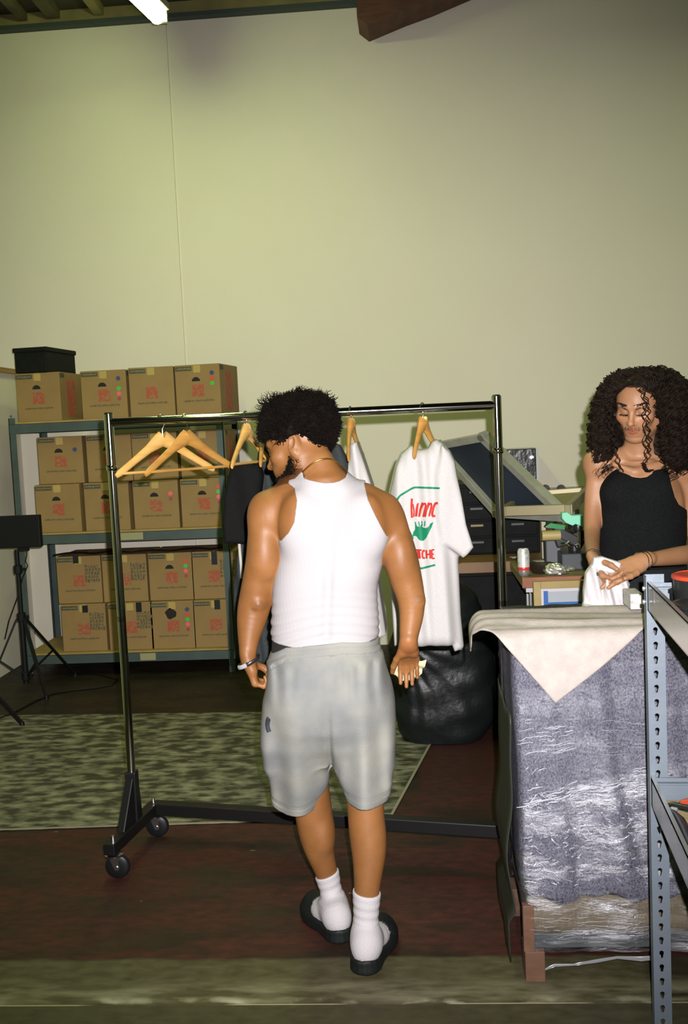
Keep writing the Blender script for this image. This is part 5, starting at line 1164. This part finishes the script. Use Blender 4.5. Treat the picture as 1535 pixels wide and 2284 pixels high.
def glint_crease(x, y, L, sl, r):
    n_ = 6; P = []
    for i in range(n_):
        u = i/(n_-1)-.5; q = at(x+L*u, y-L*u*sl, PY0-.011); P.append((q[0], PY0-.0125-.003*rs.rand()+float(-fold(np.array([[q[0], PY0, q[2]]]))[0]), q[2]+.0012*rs.normal()))
    b.tube(P, [r*(.25+.75*sin(pi*(i+.5)/n_)) for i in range(n_)], 5)
for k in range(34): glint_crease(rs.uniform(1168,1285), rs.uniform(1605,1680), rs.uniform(8,46), .14, rs.uniform(.0007,.0016))
for k in range(70): x = rs.uniform(1172,1450); glint_crease(x, 1792-(x-1172)*.24+rs.normal()*9, rs.uniform(8,50), .22, rs.uniform(.0008,.0022))
for k in range(190): glint_crease(rs.uniform(1175,1450), 1775+210*rs.beta(1.1,1.6), rs.uniform(3,16), rs.normal()*.5, rs.uniform(.0007,.0018))
for k in range(26): glint_crease(rs.uniform(1190,1440), rs.uniform(2035,2085), rs.uniform(15,60), .02, rs.uniform(.0004,.0009))
for k in range(30): glint_crease(rs.uniform(1172,1215), 1700+rs.rand()*300, rs.uniform(5,22), rs.normal()*.7, rs.uniform(.0007,.0016))
for k in range(16): glint_crease(rs.uniform(1350,1450), rs.uniform(1580,1690), rs.uniform(20,80), -.05, .0005)
o = b.build('film_glint_creases', mat('film_glint_crease', (.55,.57,.62), .22, spec=1.0, coat=.6, alpha=.55), pal, smooth=True); o['kind'] = 'stuff'
# added dark sheet standing in for the shaded left side; film-like bulge below
V = []; K = 26
for i in range(K):
    z = zDeck-.05+(zTop-.2-zDeck)*i/(K-1)
    for j in range(8): u = j/7; V.append((PX0-.016-.002*sin(i*.7+j)-.020*(sin(i*.13+.2)**6)-.02*(i < 5), PY0+.03+.40*u, z+.01*sin(j*2)))
q = [[i*8+j, i*8+j+1, (i+1)*8+j+1, (i+1)*8+j] for i in range(K-1) for j in range(7)]
o = link('side_shade_sheet', mkmesh('side_shade_sheet', np.array(V)-wloc(pal), np.array(q)), mat('side_shade_sheet', (.014,.018,.011), .5), pal); md = o.modifiers.new('s', 'SOLIDIFY'); md.thickness = .004

# ---------------------------------------------------------------- cream cloth thrown over the top
cm = mat('cream_cloth', (.335,.300,.275), .9, col2=(.29,.262,.24), scale=30, bump=.2, bscale=160, spec=.1)
tip = at(1240,1570,PY0-.02); dropf = zTop-tip[2]+.02
eL = at(1092,1424,PY0)[0]-tip[0]; eR = at(1452,1408,PY0)[0]-tip[0]
d1 = unit([eL, dropf, 0])[:2]; d2 = unit([eR, dropf, 0])[:2]; L1, L2 = .50, .62; n_ = 100
U, V_ = np.meshgrid(np.linspace(0,1,n_), np.linspace(0,1,n_), indexing='ij')
px_ = tip[0]+d1[0]*L1*U+d2[0]*L2*V_; s_ = -dropf+d1[1]*L1*U+d2[1]*L2*V_       # s: distance back from the front edge
s_ = np.minimum(s_, .30+0*s_)
R = .03; fy = PY0-.012
def bend(s):   # returns outwards offset, drop for negative s
    a = np.clip(-s/R, 0, pi/2); o = R*np.sin(a); dz = R*(1-np.cos(a)); ex = np.maximum(-s-R*pi/2, 0); return o, dz+ex
o, dz = bend(s_); Y = np.where(s_ >= 0, fy+R+s_, fy+R-o); Z = zTop+.004-dz
lx = PX0-.07; sl2 = px_-lx; R2 = .045; a = np.clip(-sl2/R2, 0, pi/2); X = np.where(sl2 >= 0, px_, lx-R2*np.sin(a)); Z = Z-np.where(sl2 < 0, R2*(1-np.cos(a))+np.maximum(-sl2-R2*pi/2, 0), 0)
P = np.stack([X, Y, Z], -1).reshape(-1,3); top_ = np.clip(s_.ravel()/.05, 0, 1)
P[:,2] += top_*(.006+.007*vnoise(P, 11, 3)+.004*np.sin(P[:,1]*60+6*P[:,0]+2*vnoise(P,8,1)))*np.clip((s_.ravel())/.03, 0, 1)
P[:,1] -= (1-top_)*(.006*np.sin(P[:,0]*24+2)+.004*vnoise(P,12,4)+.006)*np.clip(-s_.ravel()/.05, 0, 1)
I, J = np.meshgrid(np.arange(n_-1), np.arange(n_-1), indexing='ij'); q = np.stack([I*n_+J, I*n_+J+1, (I+1)*n_+J+1, (I+1)*n_+J], -1).reshape(-1,4)
o = link('cream_cloth', mkmesh('cream_cloth', P, q), cm); md = o.modifiers.new('s', 'SOLIDIFY'); md.thickness = .004; md.offset = 1
tag(o, 'cream cotton cloth draped over the wrapped pallet with one corner hanging down', 'cloth')
q0, q1 = at(1404,1360,3.05), at(1432,1322,3.05); b = MB(); b.box2((q0[0], 3.03, zTop+.02), (q1[0], 3.14, q1[2])); o = b.build('white_carton', mat('white_print_card', (.40,.39,.38), .6, col2=(.20,.20,.21), scale=40, contrast=(.5,.7)), None, bevel=.002)
tag(o, 'small white printed box standing on the pallet beside the held tee', 'box')

# ================================================================== NEAR GREY SHELF AT THE RIGHT
YS = 2.6; o0 = at(1441,1500,YS); steel = mat('blue_grey_steel', (.130,.158,.190), .48, metal=.2, col2=(.115,.142,.172), scale=9, bump=.05, bscale=60, spec=.4)
galv = mat('galvanised', (.42,.43,.42), .25, metal=.75, bump=.15, bscale=6, stretch=(1,6,1))
ns = thing('steel_shelf', (o0[0], YS, 0), 'blue-grey steel shelf with keyhole posts at the right edge of the photo', 'shelf', rz=0)
ztp = at(1440,1281,YS)[2]; SW, SD = 1.0, 1.15
def own(mb, nm, m_, par=ns, **k): o = mb.build(nm, m_, None, **k); o.parent = par; return o
z_t0, z_t1 = at(1444,1355,YS)[2], at(1443,1296,YS)[2]; z_b0, z_b1 = at(1463,1786,YS)[2], at(1461,1729,YS)[2]
def post(x, y, sx, sy, detailed):
    """L-angle: flange along x with keyholes, flange along y"""
    w = .050; t_ = .0022
    if detailed:
        # perforated flange built from strips and cut-outs
        bm = bmesh.new(); 
        def face_xz(polys):
            pass
        b = MB(); z = .004; pit = .0381; z0 = 0.0
        n_ = int((ztp-.03)/pit)
        hx = .026*1.0; hw_ = .0062; hh_ = .021
        xa, xb = sorted((x, x+sx*w))
        b.box2((xa, y-t_/2, 0), (xb if sx < 0 else x+hx-hw_, y+t_/2, ztp)); 
        b.box2((x+hx+hw_, y-t_/2, 0), (xb, y+t_/2, ztp))
        prev = 0
        for i in range(n_):
            zc = .022+i*pit
            b.box2((x+hx-hw_, y-t_/2, prev), (x+hx+hw_, y+t_/2, zc-hh_/2)); prev = zc+hh_/2
            # keyhole: round top, narrow slot below
            zr_ = zc+hh_/2-hw_
            for s_ in (-1, 1):
                O = hw_*1.03
                P2 = [(x+hx+s_*O, y-t_/2, zc+hh_/2), (x+hx, y-t_/2, zc+hh_/2)]+[(x+hx+s_*hw_*.95*sin(a), y-t_/2, zr_+hw_*cos(a)) for a in np.linspace(.15, 2.1, 8)]+[(x+hx+s_*hw_*.42, y-t_/2, zc-hh_/2), (x+hx+s_*O, y-t_/2, zc-hh_/2)]
                b.poly(P2, (0, t_, 0))
        b.box2((x+hx-hw_, y-t_/2, prev), (x+hx+hw_, y+t_/2, ztp))
    else:
        b = MB(); xa, xb = sorted((x, x+sx*w)); b.box2((xa, y-t_/2, 0), (xb, y+t_/2, ztp))
    ya, yb = sorted((y, y+sy*w*.8)); b.box2((x-t_/2, ya, 0), (x+t_/2, yb, ztp))
    return own(b, 'post', steel)
post(0, 0, 1, -1, True); post(SW, 0, -1, -1, False); post(0, -SD, 1, 1, False); post(SW, -SD, -1, 1, False)
for z0_, z1_, mm in ((z_t0, z_t1, galv), (z_b0, z_b1, galv)):
    b = MB(); b.box2((.003, -SD+.01, z0_), (.006, -.004, z1_)); b.box2((.003, -SD+.01, z0_), (.016, -.004, z0_+.003)); b.box2((.003, -SD+.01, z1_-.003), (.016, -.004, z1_)); own(b, 'side_beam', mm)
    b = MB(); b.box2((SW-.006, -SD+.01, z0_), (SW-.003, -.004, z1_)); own(b, 'side_beam', mm)
    b = MB(); b.box2((.016, -.008, z0_-.004), (SW-.003, -.004, z1_-.004)); b.box2((.016, -.022, z1_-.018), (SW-.003, -.006, z1_-.014)); own(b, 'long_beam', steel)
    b = MB(); b.box2((.016, -SD+.004, z0_), (SW-.003, -SD+.010, z1_)); own(b, 'long_beam', steel)
b = MB(); b.box2((.018, -SD+.02, z_t0+.008), (SW-.02, -.024, z_t0+.020)); own(b, 'top_deck', mat('deck_black', (.008,.009,.009), .5, spec=.25))
b = MB(); b.box2((.018, -SD+.02, z_b0-.004), (SW-.02, -.024, z_b0+.012)); own(b, 'lower_deck', mat('deck_tan', (.30,.235,.13), .7, col2=(.24,.185,.10), scale=60))
b = MB()
for z in (ztp-.035, ztp-.07): b.cyl((-.0012, -.012, z), (-.006, -.012, z), .006, n=10)
b.cyl((.030, -.003, ztp-.028), (.030, -.007, ztp-.028), .006, n=10)
own(b, 'bolt', steel_w)
ns.rotation_euler = (0, 0, radians(-4.3))
Rz = _rz(radians(-4.3)); L2W = lambda x, y, z: np.array([o0[0], YS, 0])+Rz@np.array([x, y, z])
ztd = z_t0+.021
tubm = mat('tub_black', (.010,.011,.011), .3); wht = mat('tub_white', (.45,.44,.40), .5); org = mat('rim_orange', (.30,.035,.015), .35)
def tub(px, ytop, Yt_, r, rim, label, lid=True):
    c = at(px, ytop, Yt_); h = c[2]-ztd; t = thing('ink_tub', (c[0], Yt_, ztd), label, 'tub', 'tubs on the near shelf')
    b = MB(); b.lathe([(0,0),(r*.93,0),(r*.95,.004),(r,h-.006),(r,h),(r-.004,h),(r-.005,h-.008),(0,h-.008)], (c[0],Yt_,ztd), 36); b.build('tub_wall', tubm, t, smooth=True)
    b = MB(); b.lathe([(r+.0005,h-.010),(r+.003,h-.008),(r+.003,h),(r-.003,h+.002),(r-.004,h)], (c[0],Yt_,ztd), 36); b.build('rim', rim, t, smooth=True)
    b = MB(); b.lathe([(0,h-.007),(r-.005,h-.007),(r-.005,h-.004),(0,h-.004)], (c[0],Yt_,ztd), 36); b.build('white_fill', wht, t)
tub(1561, 1281, 2.42, .062, org, 'tall black tub with an orange rim on the near shelf, cut by the photo edge')
tub(1577, 1344, 2.30, .072, tubm, 'low wide black tub of white ink, nearest of the tubs on the near shelf')
tub(1512, 1314, 2.54, .020, tubm, 'smallest black tub with a white top, beside the shelf post')
# clamp tool on the lower deck
zd = z_b0+.013; c = flo(1520, 1800, zd+.02)
t = thing('hand_clamp', (c[0], c[1], zd), 'black hand clamp with an orange grip lying on the lower deck', 'hand tool')
def fz(x, y, dz): return flo(x, y, zd+dz)
b = MB(); b.tube([fz(1487,1795,.02), fz(1500,1794,.022), fz(1520,1799,.022), fz(1550,1806,.022)], [.004,.0085,.011,.012], 10, flat=((0,0,1),1,.8)); b.build('upper_jaw', tubm, t, smooth=True)
b = MB(); b.tube([fz(1487,1803,.012), fz(1500,1812,.014), fz(1515,1830,.014), fz(1530,1860,.014), fz(1548,1905,.014)], [.004,.009,.015,.018,.018], 10, flat=((0,0,1),1,.8)); b.build('lower_handle', tubm, t, smooth=True)
b = MB(); b.tube([fz(1518,1790,.030), fz(1535,1790,.032), fz(1560,1795,.032)], [.006,.011,.011], 10); b.build('orange_grip', org, t, smooth=True)
b = MB(); b.tube([fz(1498,1803,.016), fz(1512,1806,.016)], .005, 8); b.build('steel_jaw', steel_w, t, smooth=True)

# ================================================================== LONG-HAIRED MAN
YG = 3.62
def G(x, y, dy=0.0): return at(x, y, YG+dy)
def mg(px, Y=YG): return px*Y/F
gc = G(1432, 1250)
guy = thing('person', (gc[0], YG, 0), 'long curly-haired man in black tank top looking down at a white tee he holds', 'person')
skinB = skin_mat('skin_tan', (.29,.148,.075), (.24,.118,.058), .50)
Hg = at(1426, 908, 3.56); fg = np.array([-.47, -.82, -.32]); SG = .93
hp2, T2, R2m = head_prims(Hg, fg, (.03, -.05, 1), s=SG, nose=1.06, jaw=.95)
rows = []
for y, xa, xb, dep in ((1028,1395,1452,.060),(1042,1368,1482,.075),(1060,1350,1503,.088),(1085,1338,1514,.100),(1110,1336,1520,.106),(1150,1337,1523,.104),(1200,1341,1522,.098),(1250,1345,1518,.095),(1300,1345,1520,.098),(1370,1338,1528,.105),(1440,1345,1520,.10)):
    c = G((xa+xb)/2, y); rows.append((c[2], c[0], YG, mg(xb-xa)/2, dep))
tor2 = [ztube(rows, k=.03, pw=2.25)]
for xx in (1385, 1462): tor2.append(ell(G(xx,1098,-.075), (.052,.030,.040), k=.04))
def C_(L, k=.025): return chain([at(x, y, Y) for x, y, Y, r in L], [r*Y/F for x, y, Y, r in L], k)
aL2 = C_([(1336,1040,3.62,23),(1327,1080,3.62,20.5),(1321,1140,3.60,18),(1321,1190,3.56,17.5),(1321,1212,3.47,16.5),(1323,1232,3.36,14.5),(1326,1250,3.28,11.5)])
aL2 += [ell(G(1331,1034,.0), (.043,.050,.046), k=.035), C_([(1375,1022,3.62,20),(1335,1030,3.62,22)], .04)[0]]
aR2 = C_([(1520,1040,3.62,24),(1535,1085,3.63,23),(1548,1140,3.63,21),(1560,1200,3.60,20),(1563,1226,3.54,21),(1540,1237,3.45,21.5),(1510,1240,3.38,20.5),(1475,1245,3.32,17.5),(1440,1249,3.26,14)])
aR2 += [ell(G(1526,1034,.0), (.045,.052,.048), k=.035), C_([(1480,1020,3.62,20),(1522,1030,3.62,22)], .04)[0]]
nk2 = [cone(G(1424,1045,.02), T2(0,-.02,-.04), .056, .050, .03), cone(G(1420,1040,.02), G(1365,1032,.03), .040, .032, .04), cone(G(1428,1040,.02), G(1488,1030,.03), .040, .032, .04), cone(G(1412,1052,-.085), G(1372,1036,-.06), .010, .010, .02), cone(G(1424,1052,-.085), G(1475,1034,-.06), .010, .010, .02)]
lg2 = []
for s_ in (-1, 1):
    x = gc[0]+s_*.095; lg2 += chain([np.array([x, YG, .92]), np.array([x+s_*.01, YG-.01, .50]), np.array([x+s_*.015, YG+.02, .10])], [.085, .058, .042], .03)
    lg2 += chain([np.array([x+s_*.015, YG+.03, .045]), np.array([x+s_*.03, YG-.17, .03])], [.036, .030], .03)
wg1 = at(1326,1250,3.28); h1, t1, _ = hand_prims(wg1, (.25,-.55,-.55), (.8,-.1,.5), (0,-.4,.9), sc_=.9, curls=[(35,45,30)]*4, thumb=(35,30))
wg2 = at(1434,1250,3.255); kd = at(1352,1290,3.20)-wg2
h2, t2, _ = hand_prims(wg2, kd, (-.15,.55,-.8), (.1,-.7,.6), sc_=.93, curls=[(4,8,6),(9,12,8),(14,17,11),(20,24,14)], thumb=(24,-14), thumb_curl=12, splay=.15)
bp2 = hp2+nk2+tor2+aL2+aR2+lg2+h1+h2; bf2 = field(bp2)
def tintB(P):
    c = np.ones((len(P),3)); q = ((P-Hg)@R2m)/SG
    c = blend(c, (.80,.50,.48), np.maximum(blob(q,(0,.098,-.0535),(.021,.02,.0055)), blob(q,(0,.096,-.065),(.019,.02,.007))))
    for s_ in (-1, 1): c = blend(c, (.22,.15,.12), .8*blob(q,(s_*.031,.090,.0005),(.016,.014,.0022))); c = blend(c, (.72,.6,.58), .6*blob(q,(s_*.031,.09,.010),(.02,.02,.010)))
    c = blend(c, (.45,.36,.32), .6*blob(q,(0,.098,-.044),(.026,.02,.006)))
    scalp = (q[:,2] > .098-.85*np.maximum(np.abs(q[:,0])-.025, 0)) & (q[:,2] > 0); c = blend(c, (.06,.05,.05), .95*scalp)
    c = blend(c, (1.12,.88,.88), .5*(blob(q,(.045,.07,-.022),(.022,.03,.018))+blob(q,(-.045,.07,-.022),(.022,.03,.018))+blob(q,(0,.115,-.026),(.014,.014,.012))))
    return c
lo, hi = bounds(bp2, .02); sobj('body', bf2, lo, hi, .0032, skinB, guy, colfn=tintB)
# black tank
t2px = [(1300,1128),(1325,1104),(1333,1088),(1340,1070),(1345,1050),(1352,1010),(1382,1004),(1388,1035),(1398,1055),(1411,1063),(1427,1066),(1442,1064),(1455,1056),(1464,1035),(1468,1004),(1500,1004),(1493,1050),(1495,1080),(1503,1108),(1515,1126),(1540,1140),(1560,1300),(1560,1420),(1300,1420)]
tp2 = poly2d([(G(x,y,-.085)[0], G(x,y,-.085)[2]) for x, y in t2px]); tf2 = field(tor2+nk2[1:3])
def tk2(P): return np.maximum(tf2(P)-.006-.0015*vnoise(P,30,3), tp2(P[:,[0,2]]))
lo, hi = np.min([p.lo for p in tor2],0)-.02, np.max([p.hi for p in tor2],0)+.03
sobj('tank_top', tk2, lo, hi, .0045, mat('black_ribbed', (.0035,.004,.004), .9, col2=(.006,.007,.007), scale=200, spec=.08), guy)
tr2 = field(lg2+tor2); zwst = G(1430,1262)[2]
sobj('trousers', lambda P: np.maximum(np.maximum(tr2(P)-.012-.003*vnoise(P,20,2), P[:,2]-zwst), .09-P[:,2]), (gc[0]-.26, YG-.2, .05), (gc[0]+.26, YG+.2, zwst+.02), .007, mat('black_denim', (.008,.009,.010), .85, spec=.15), guy)
for s_ in (-1, 1):
    x = gc[0]+s_*.11; fs = [cone((x, YG+.04, .05), (x+s_*.02, YG-.19, .04), .048, .042, .03)]; ff = field(fs); sobj('shoe', lambda P, ff=ff: np.maximum(ff(P), .002-P[:,2]), (x-.12, YG-.28, -.01), (x+.12, YG+.13, .13), .006, mat('shoe_black', (.01,.01,.01), .5), guy)
# wrist bands
for fld, c, ax, r, nm, m_ in ((field(aL2+h1), at(1324,1240,3.32), at(1326,1250,3.28)-at(1323,1232,3.36), .0035, 'dark_bracelet', blk), (field(aR2+h2), at(1438,1249,3.258), at(1440,1249,3.26)-at(1475,1245,3.32), .0016, 'silver_bracelet', chrome), (field(aR2+h2), at(1432,1249,3.25), at(1440,1249,3.26)-at(1475,1245,3.32)+np.array([.0,.0,.02]), .0016, 'silver_bracelet', chrome)):
    L = ring(c, ax, .03, .03, fld, .002); b = MB(); b.tube(L, r, 8, closed=True); b.build(nm, m_, guy, smooth=True)
# hair: dark mass plus long curls
hair2 = mat('hair_dark_brown', (.005,.003,.002), .6, col2=(.012,.0065,.0035), scale=40, spec=.15)
def h2w(q): return Hg+(q*SG)@R2m.T
# yaw-only frame for falling hair
fy_ = unit([fg[0], fg[1], 0]); ry_ = np.cross(fy_, [0,0,1.]); RY = np.stack([ry_, fy_, [0,0,1]], 1)
mass = [ell(Hg+RY@np.array([0,-.030,.035]), (.092,.098,.093), RY, k=.03), ell(Hg+RY@np.array([.100,-.040,-.06]), (.026,.050,.12), RY, k=.04), ell(Hg+RY@np.array([-.100,-.040,-.06]), (.026,.050,.12), RY, k=.04), ell(Hg+RY@np.array([0,-.085,-.07]), (.10,.050,.15), RY, k=.04)]
mf = field(mass)
def massf(P):
    q = ((P-Hg)@R2m)/SG; face = np.sqrt(((q-[0,.075,-.02])/[.066,.075,.098])**2 @ np.ones(3)); fd = (face-1)*.06
    return np.maximum(mf(P)-.006*vnoise(P,60,3), -fd)
lo, hi = bounds(mass, .02); sobj('hair', massf, lo, hi, .0045, hair2, guy)
rs = np.random.RandomState(12); v = sphere_pts(5200, 4); q = v*[.079,.100,.087]+[0,-.012,.045]
hl = .098-.85*np.maximum(np.abs(q[:,0])-.025, 0); k_ = ((q[:,1] < .02) & (q[:,2] > -.02)) | ((q[:,2] > hl) & (q[:,2] > .0)); q = q[k_][:330]
root = Hg+(q*SG)@R2m.T; loc = (root-Hg)@RY; S = len(root); th = np.arctan2(np.abs(loc[:,0]), loc[:,1]); sg = np.where(loc[:,0]+.012*rs.normal(size=S) >= 0, 1, -1)
tht = np.clip(th*.72+radians(46)+rs.normal(size=S)*.10, radians(60), pi); Rt = (.098+.070*rs.rand(S))*(1+.10*(sg < 0))
Rt = Rt*np.where(tht < radians(75), .92, 1)
zend = -.15-.10*rs.rand(S)-.02*np.cos(tht); K = 84; u = np.linspace(0,1,K)[None]
tgt = np.stack([sg*Rt*np.sin(tht), Rt*np.cos(tht)*.95-.01], 1); w = 1-np.exp(-4.5*u)
XY = loc[:,None,:2]*(1-w[...,None])+tgt[:,None,:]*w[...,None]; XY = XY*(1+.10*np.sin(u*pi)[...,None]+.06*(u**2)[...,None])
ztop_ = loc[:,2][:,None]; Zp = ztop_+(.020*np.sin(np.minimum(u*5,pi))+.006)*(loc[:,2] > .05)[:,None]+(zend[:,None]-ztop_)*(u**1.35)
# stay outside the skull
Pl = np.concatenate([XY, Zp[...,None]], 2); e = np.sqrt((((Pl-[0,-.012,.035])/[.082,.102,.092])**2).sum(-1)); Pl = np.where((e < 1)[...,None], (Pl-[0,-.012,.035])/e[...,None]+[0,-.012,.035], Pl)
P = Hg+Pl@RY.T; T = np.gradient(P, axis=1); T /= np.linalg.norm(T, axis=2, keepdims=True)+1e-9
a = rs.normal(size=(S,1,3)); U = np.cross(T, a); U /= np.linalg.norm(U, axis=2, keepdims=True); Vv = np.cross(T, U)
NC = 6; tn = (8+5*rs.rand(S))[:,None]*u*2*pi+6.28*rs.rand(S)[:,None]; am = (.006+.006*rs.rand(S))[:,None]*np.clip((u-.015)*14, 0, 1)*(1+.35*u)
tn = np.repeat(tn, NC, 0)+.55*rs.normal(size=(S*NC,1)); am = np.repeat(am, NC, 0)*(1+.25*rs.normal(size=(S*NC,1))); P = np.repeat(P, NC, 0)+.0035*rs.normal(size=(S*NC,1,3)); U = np.repeat(U, NC, 0); Vv = np.repeat(Vv, NC, 0); S = S*NC
P = P+(np.cos(tn)*am)[...,None]*U+(np.sin(tn)*am)[...,None]*Vv
R = (.0013+.0010*rs.rand(S))[:,None]*np.interp(np.linspace(0,1,K), [0,.8,1], [1,.9,.3])[None]
V, F_ = tubes_mesh('c', (P, R), hair2, None); link('hair_curls', mkmesh('hair_curls', V-wloc(guy), F_), hair2, guy)
# loose locks beside the face
locks = []
for pts, sd_ in (([(1428,868),(1438,885),(1441,905),(1438,925),(1441,950),(1440,985),(1445,1010),(1442,1030)], 1), ([(1428,866),(1440,890),(1447,920),(1444,950),(1450,980),(1446,1010)], 2), ([(1365,875),(1356,900),(1362,930),(1368,960),(1374,990),(1380,1020),(1388,1048)], 3), ([(1437,1030),(1440,1042),(1447,1050),(1455,1046)], 4), ([(1334,1010),(1330,1022),(1333,1030),(1337,1026)], 5)):
    A_ = np.array([at(x, y, 3.44 if sd_ != 5 else 3.52) for x, y in pts]); tt = np.linspace(0,1,len(A_)); uu = np.linspace(0,1,64); Pk = np.stack([np.interp(uu, tt, A_[:,i]) for i in range(3)], 1)
    for k in range(3):
        ph = rs.rand()*6.28; am_ = .0045+.002*rs.rand(); off = rs.normal(size=3)*.0035; locks.append(Pk+off+np.stack([am_*np.cos(uu*44+ph), am_*np.sin(uu*44+ph), 0*uu], 1))
locks = np.array(locks); V, F_ = tubes_mesh('l', (locks, np.full(locks.shape[:2], .0014)), hair2, None); link('loose_locks', mkmesh('loose_locks', V-wloc(guy), F_), hair2, guy)
# brows, lashes, moustache
def hairlets(name, L, length, rad, seed):
    P0 = np.array([Hg+R2m@(np.array(a)*SG) for a, b_ in L]); 
    for _ in range(3): d0 = fh2(P0); Gd = np.stack([fh2(P0+np.eye(3)[i]*.002)-fh2(P0-np.eye(3)[i]*.002) for i in range(3)], 1)/.004; Gd /= np.maximum(1, np.linalg.norm(Gd, axis=1))[:,None]; P0 = P0-Gd*np.clip(d0,-.02,.02)[:,None]
    dd = np.array([R2m@unit(b_) for a, b_ in L]); st = curl_strands(P0, dd, np.full(len(P0), length), .0002, .5, rad, K=6, seed=seed); V, F_ = tubes_mesh('e', st, hair2, None); link(name, mkmesh(name, V-wloc(guy), F_), hair2, guy)
fh2 = field(hp2); L1_, L2_, L3_ = [], [], []
for s_ in (-1, 1):
    for i in range(110): uu = rs.rand(); L1_.append(((s_*(.010+.042*uu), .09-.018*uu, .031+.009*sin(uu*2.3)+.0028*rs.normal()*(1-.6*uu)), (s_*.9, .35, .25-.5*uu)))
    for i in range(26): uu = i/25; L2_.append(((s_*(.018+.028*uu), .088-.005*uu, .0015-.002*sin(pi*uu)), (s_*(uu-.4), .9, -.55)))
for i in range(120): uu = rs.rand()*2-1; L3_.append(((.024*uu, .1-.01*abs(uu), -.045-.005*abs(uu)+.002*rs.normal()), (uu*.6, .5, -.8)))
hairlets('eyebrow', L1_, .008, .0007, 1); hairlets('eyelashes', L2_, .008, .0006, 2); hairlets('moustache', L3_, .005, .00035, 3)

# the white tee he folds
teeB = mat('white_tee_cloth', (.46,.44,.44), .9, col2=(.42,.40,.40), scale=120, bump=.15, bscale=180, spec=.1)
def hs(poly_px, Y0, th_, folds, rnd=.008, k=.01): return slab(poly_px, Y0, th_, folds, rnd=rnd, k=k)
pr2 = [hs([(1325,1244),(1345,1242),(1386,1255),(1384,1266),(1366,1280),(1340,1276),(1322,1262)], 3.23, .022, [(.004,70,0,.2)], rnd=.012),
       hs([(1318,1262),(1345,1262),(1362,1285),(1352,1310),(1356,1366),(1304,1366),(1304,1320),(1308,1280)], 3.24, .024, [(.010,95,0,.12),(.004,200,1,.2)], rnd=.012),
       hs([(1352,1285),(1375,1294),(1400,1292),(1407,1304),(1400,1320),(1405,1362),(1350,1366),(1346,1320)], 3.22, .020, [(.009,110,1.0,.1),(.004,210,2,.3)], rnd=.010),
       hs([(1306,1350),(1360,1352),(1404,1350),(1410,1372),(1300,1372)], 3.22, .030, [(.008,60,1.0,.1)], rnd=.012)]
lo, hi = bounds(pr2, .02); o = sobj('held_tee', field(pr2), lo, hi, .003, teeB); tag(o, 'rumpled white tee held up in the hands of the long-haired man', 'clothing')
b = MB(); 
for x, y, r in ((1334,1281,.006),(1333,1336,.003)): q = at(x, y, 3.195); b.poly([(q[0]+r*.6*cos(a), q[1], q[2]+r*sin(a)) for a in np.linspace(0,2*pi,10)[:-1]], (0,.02,0)); break
b.build('neck_mark', mat('ink_mark', (.02,.03,.03), .7), o)
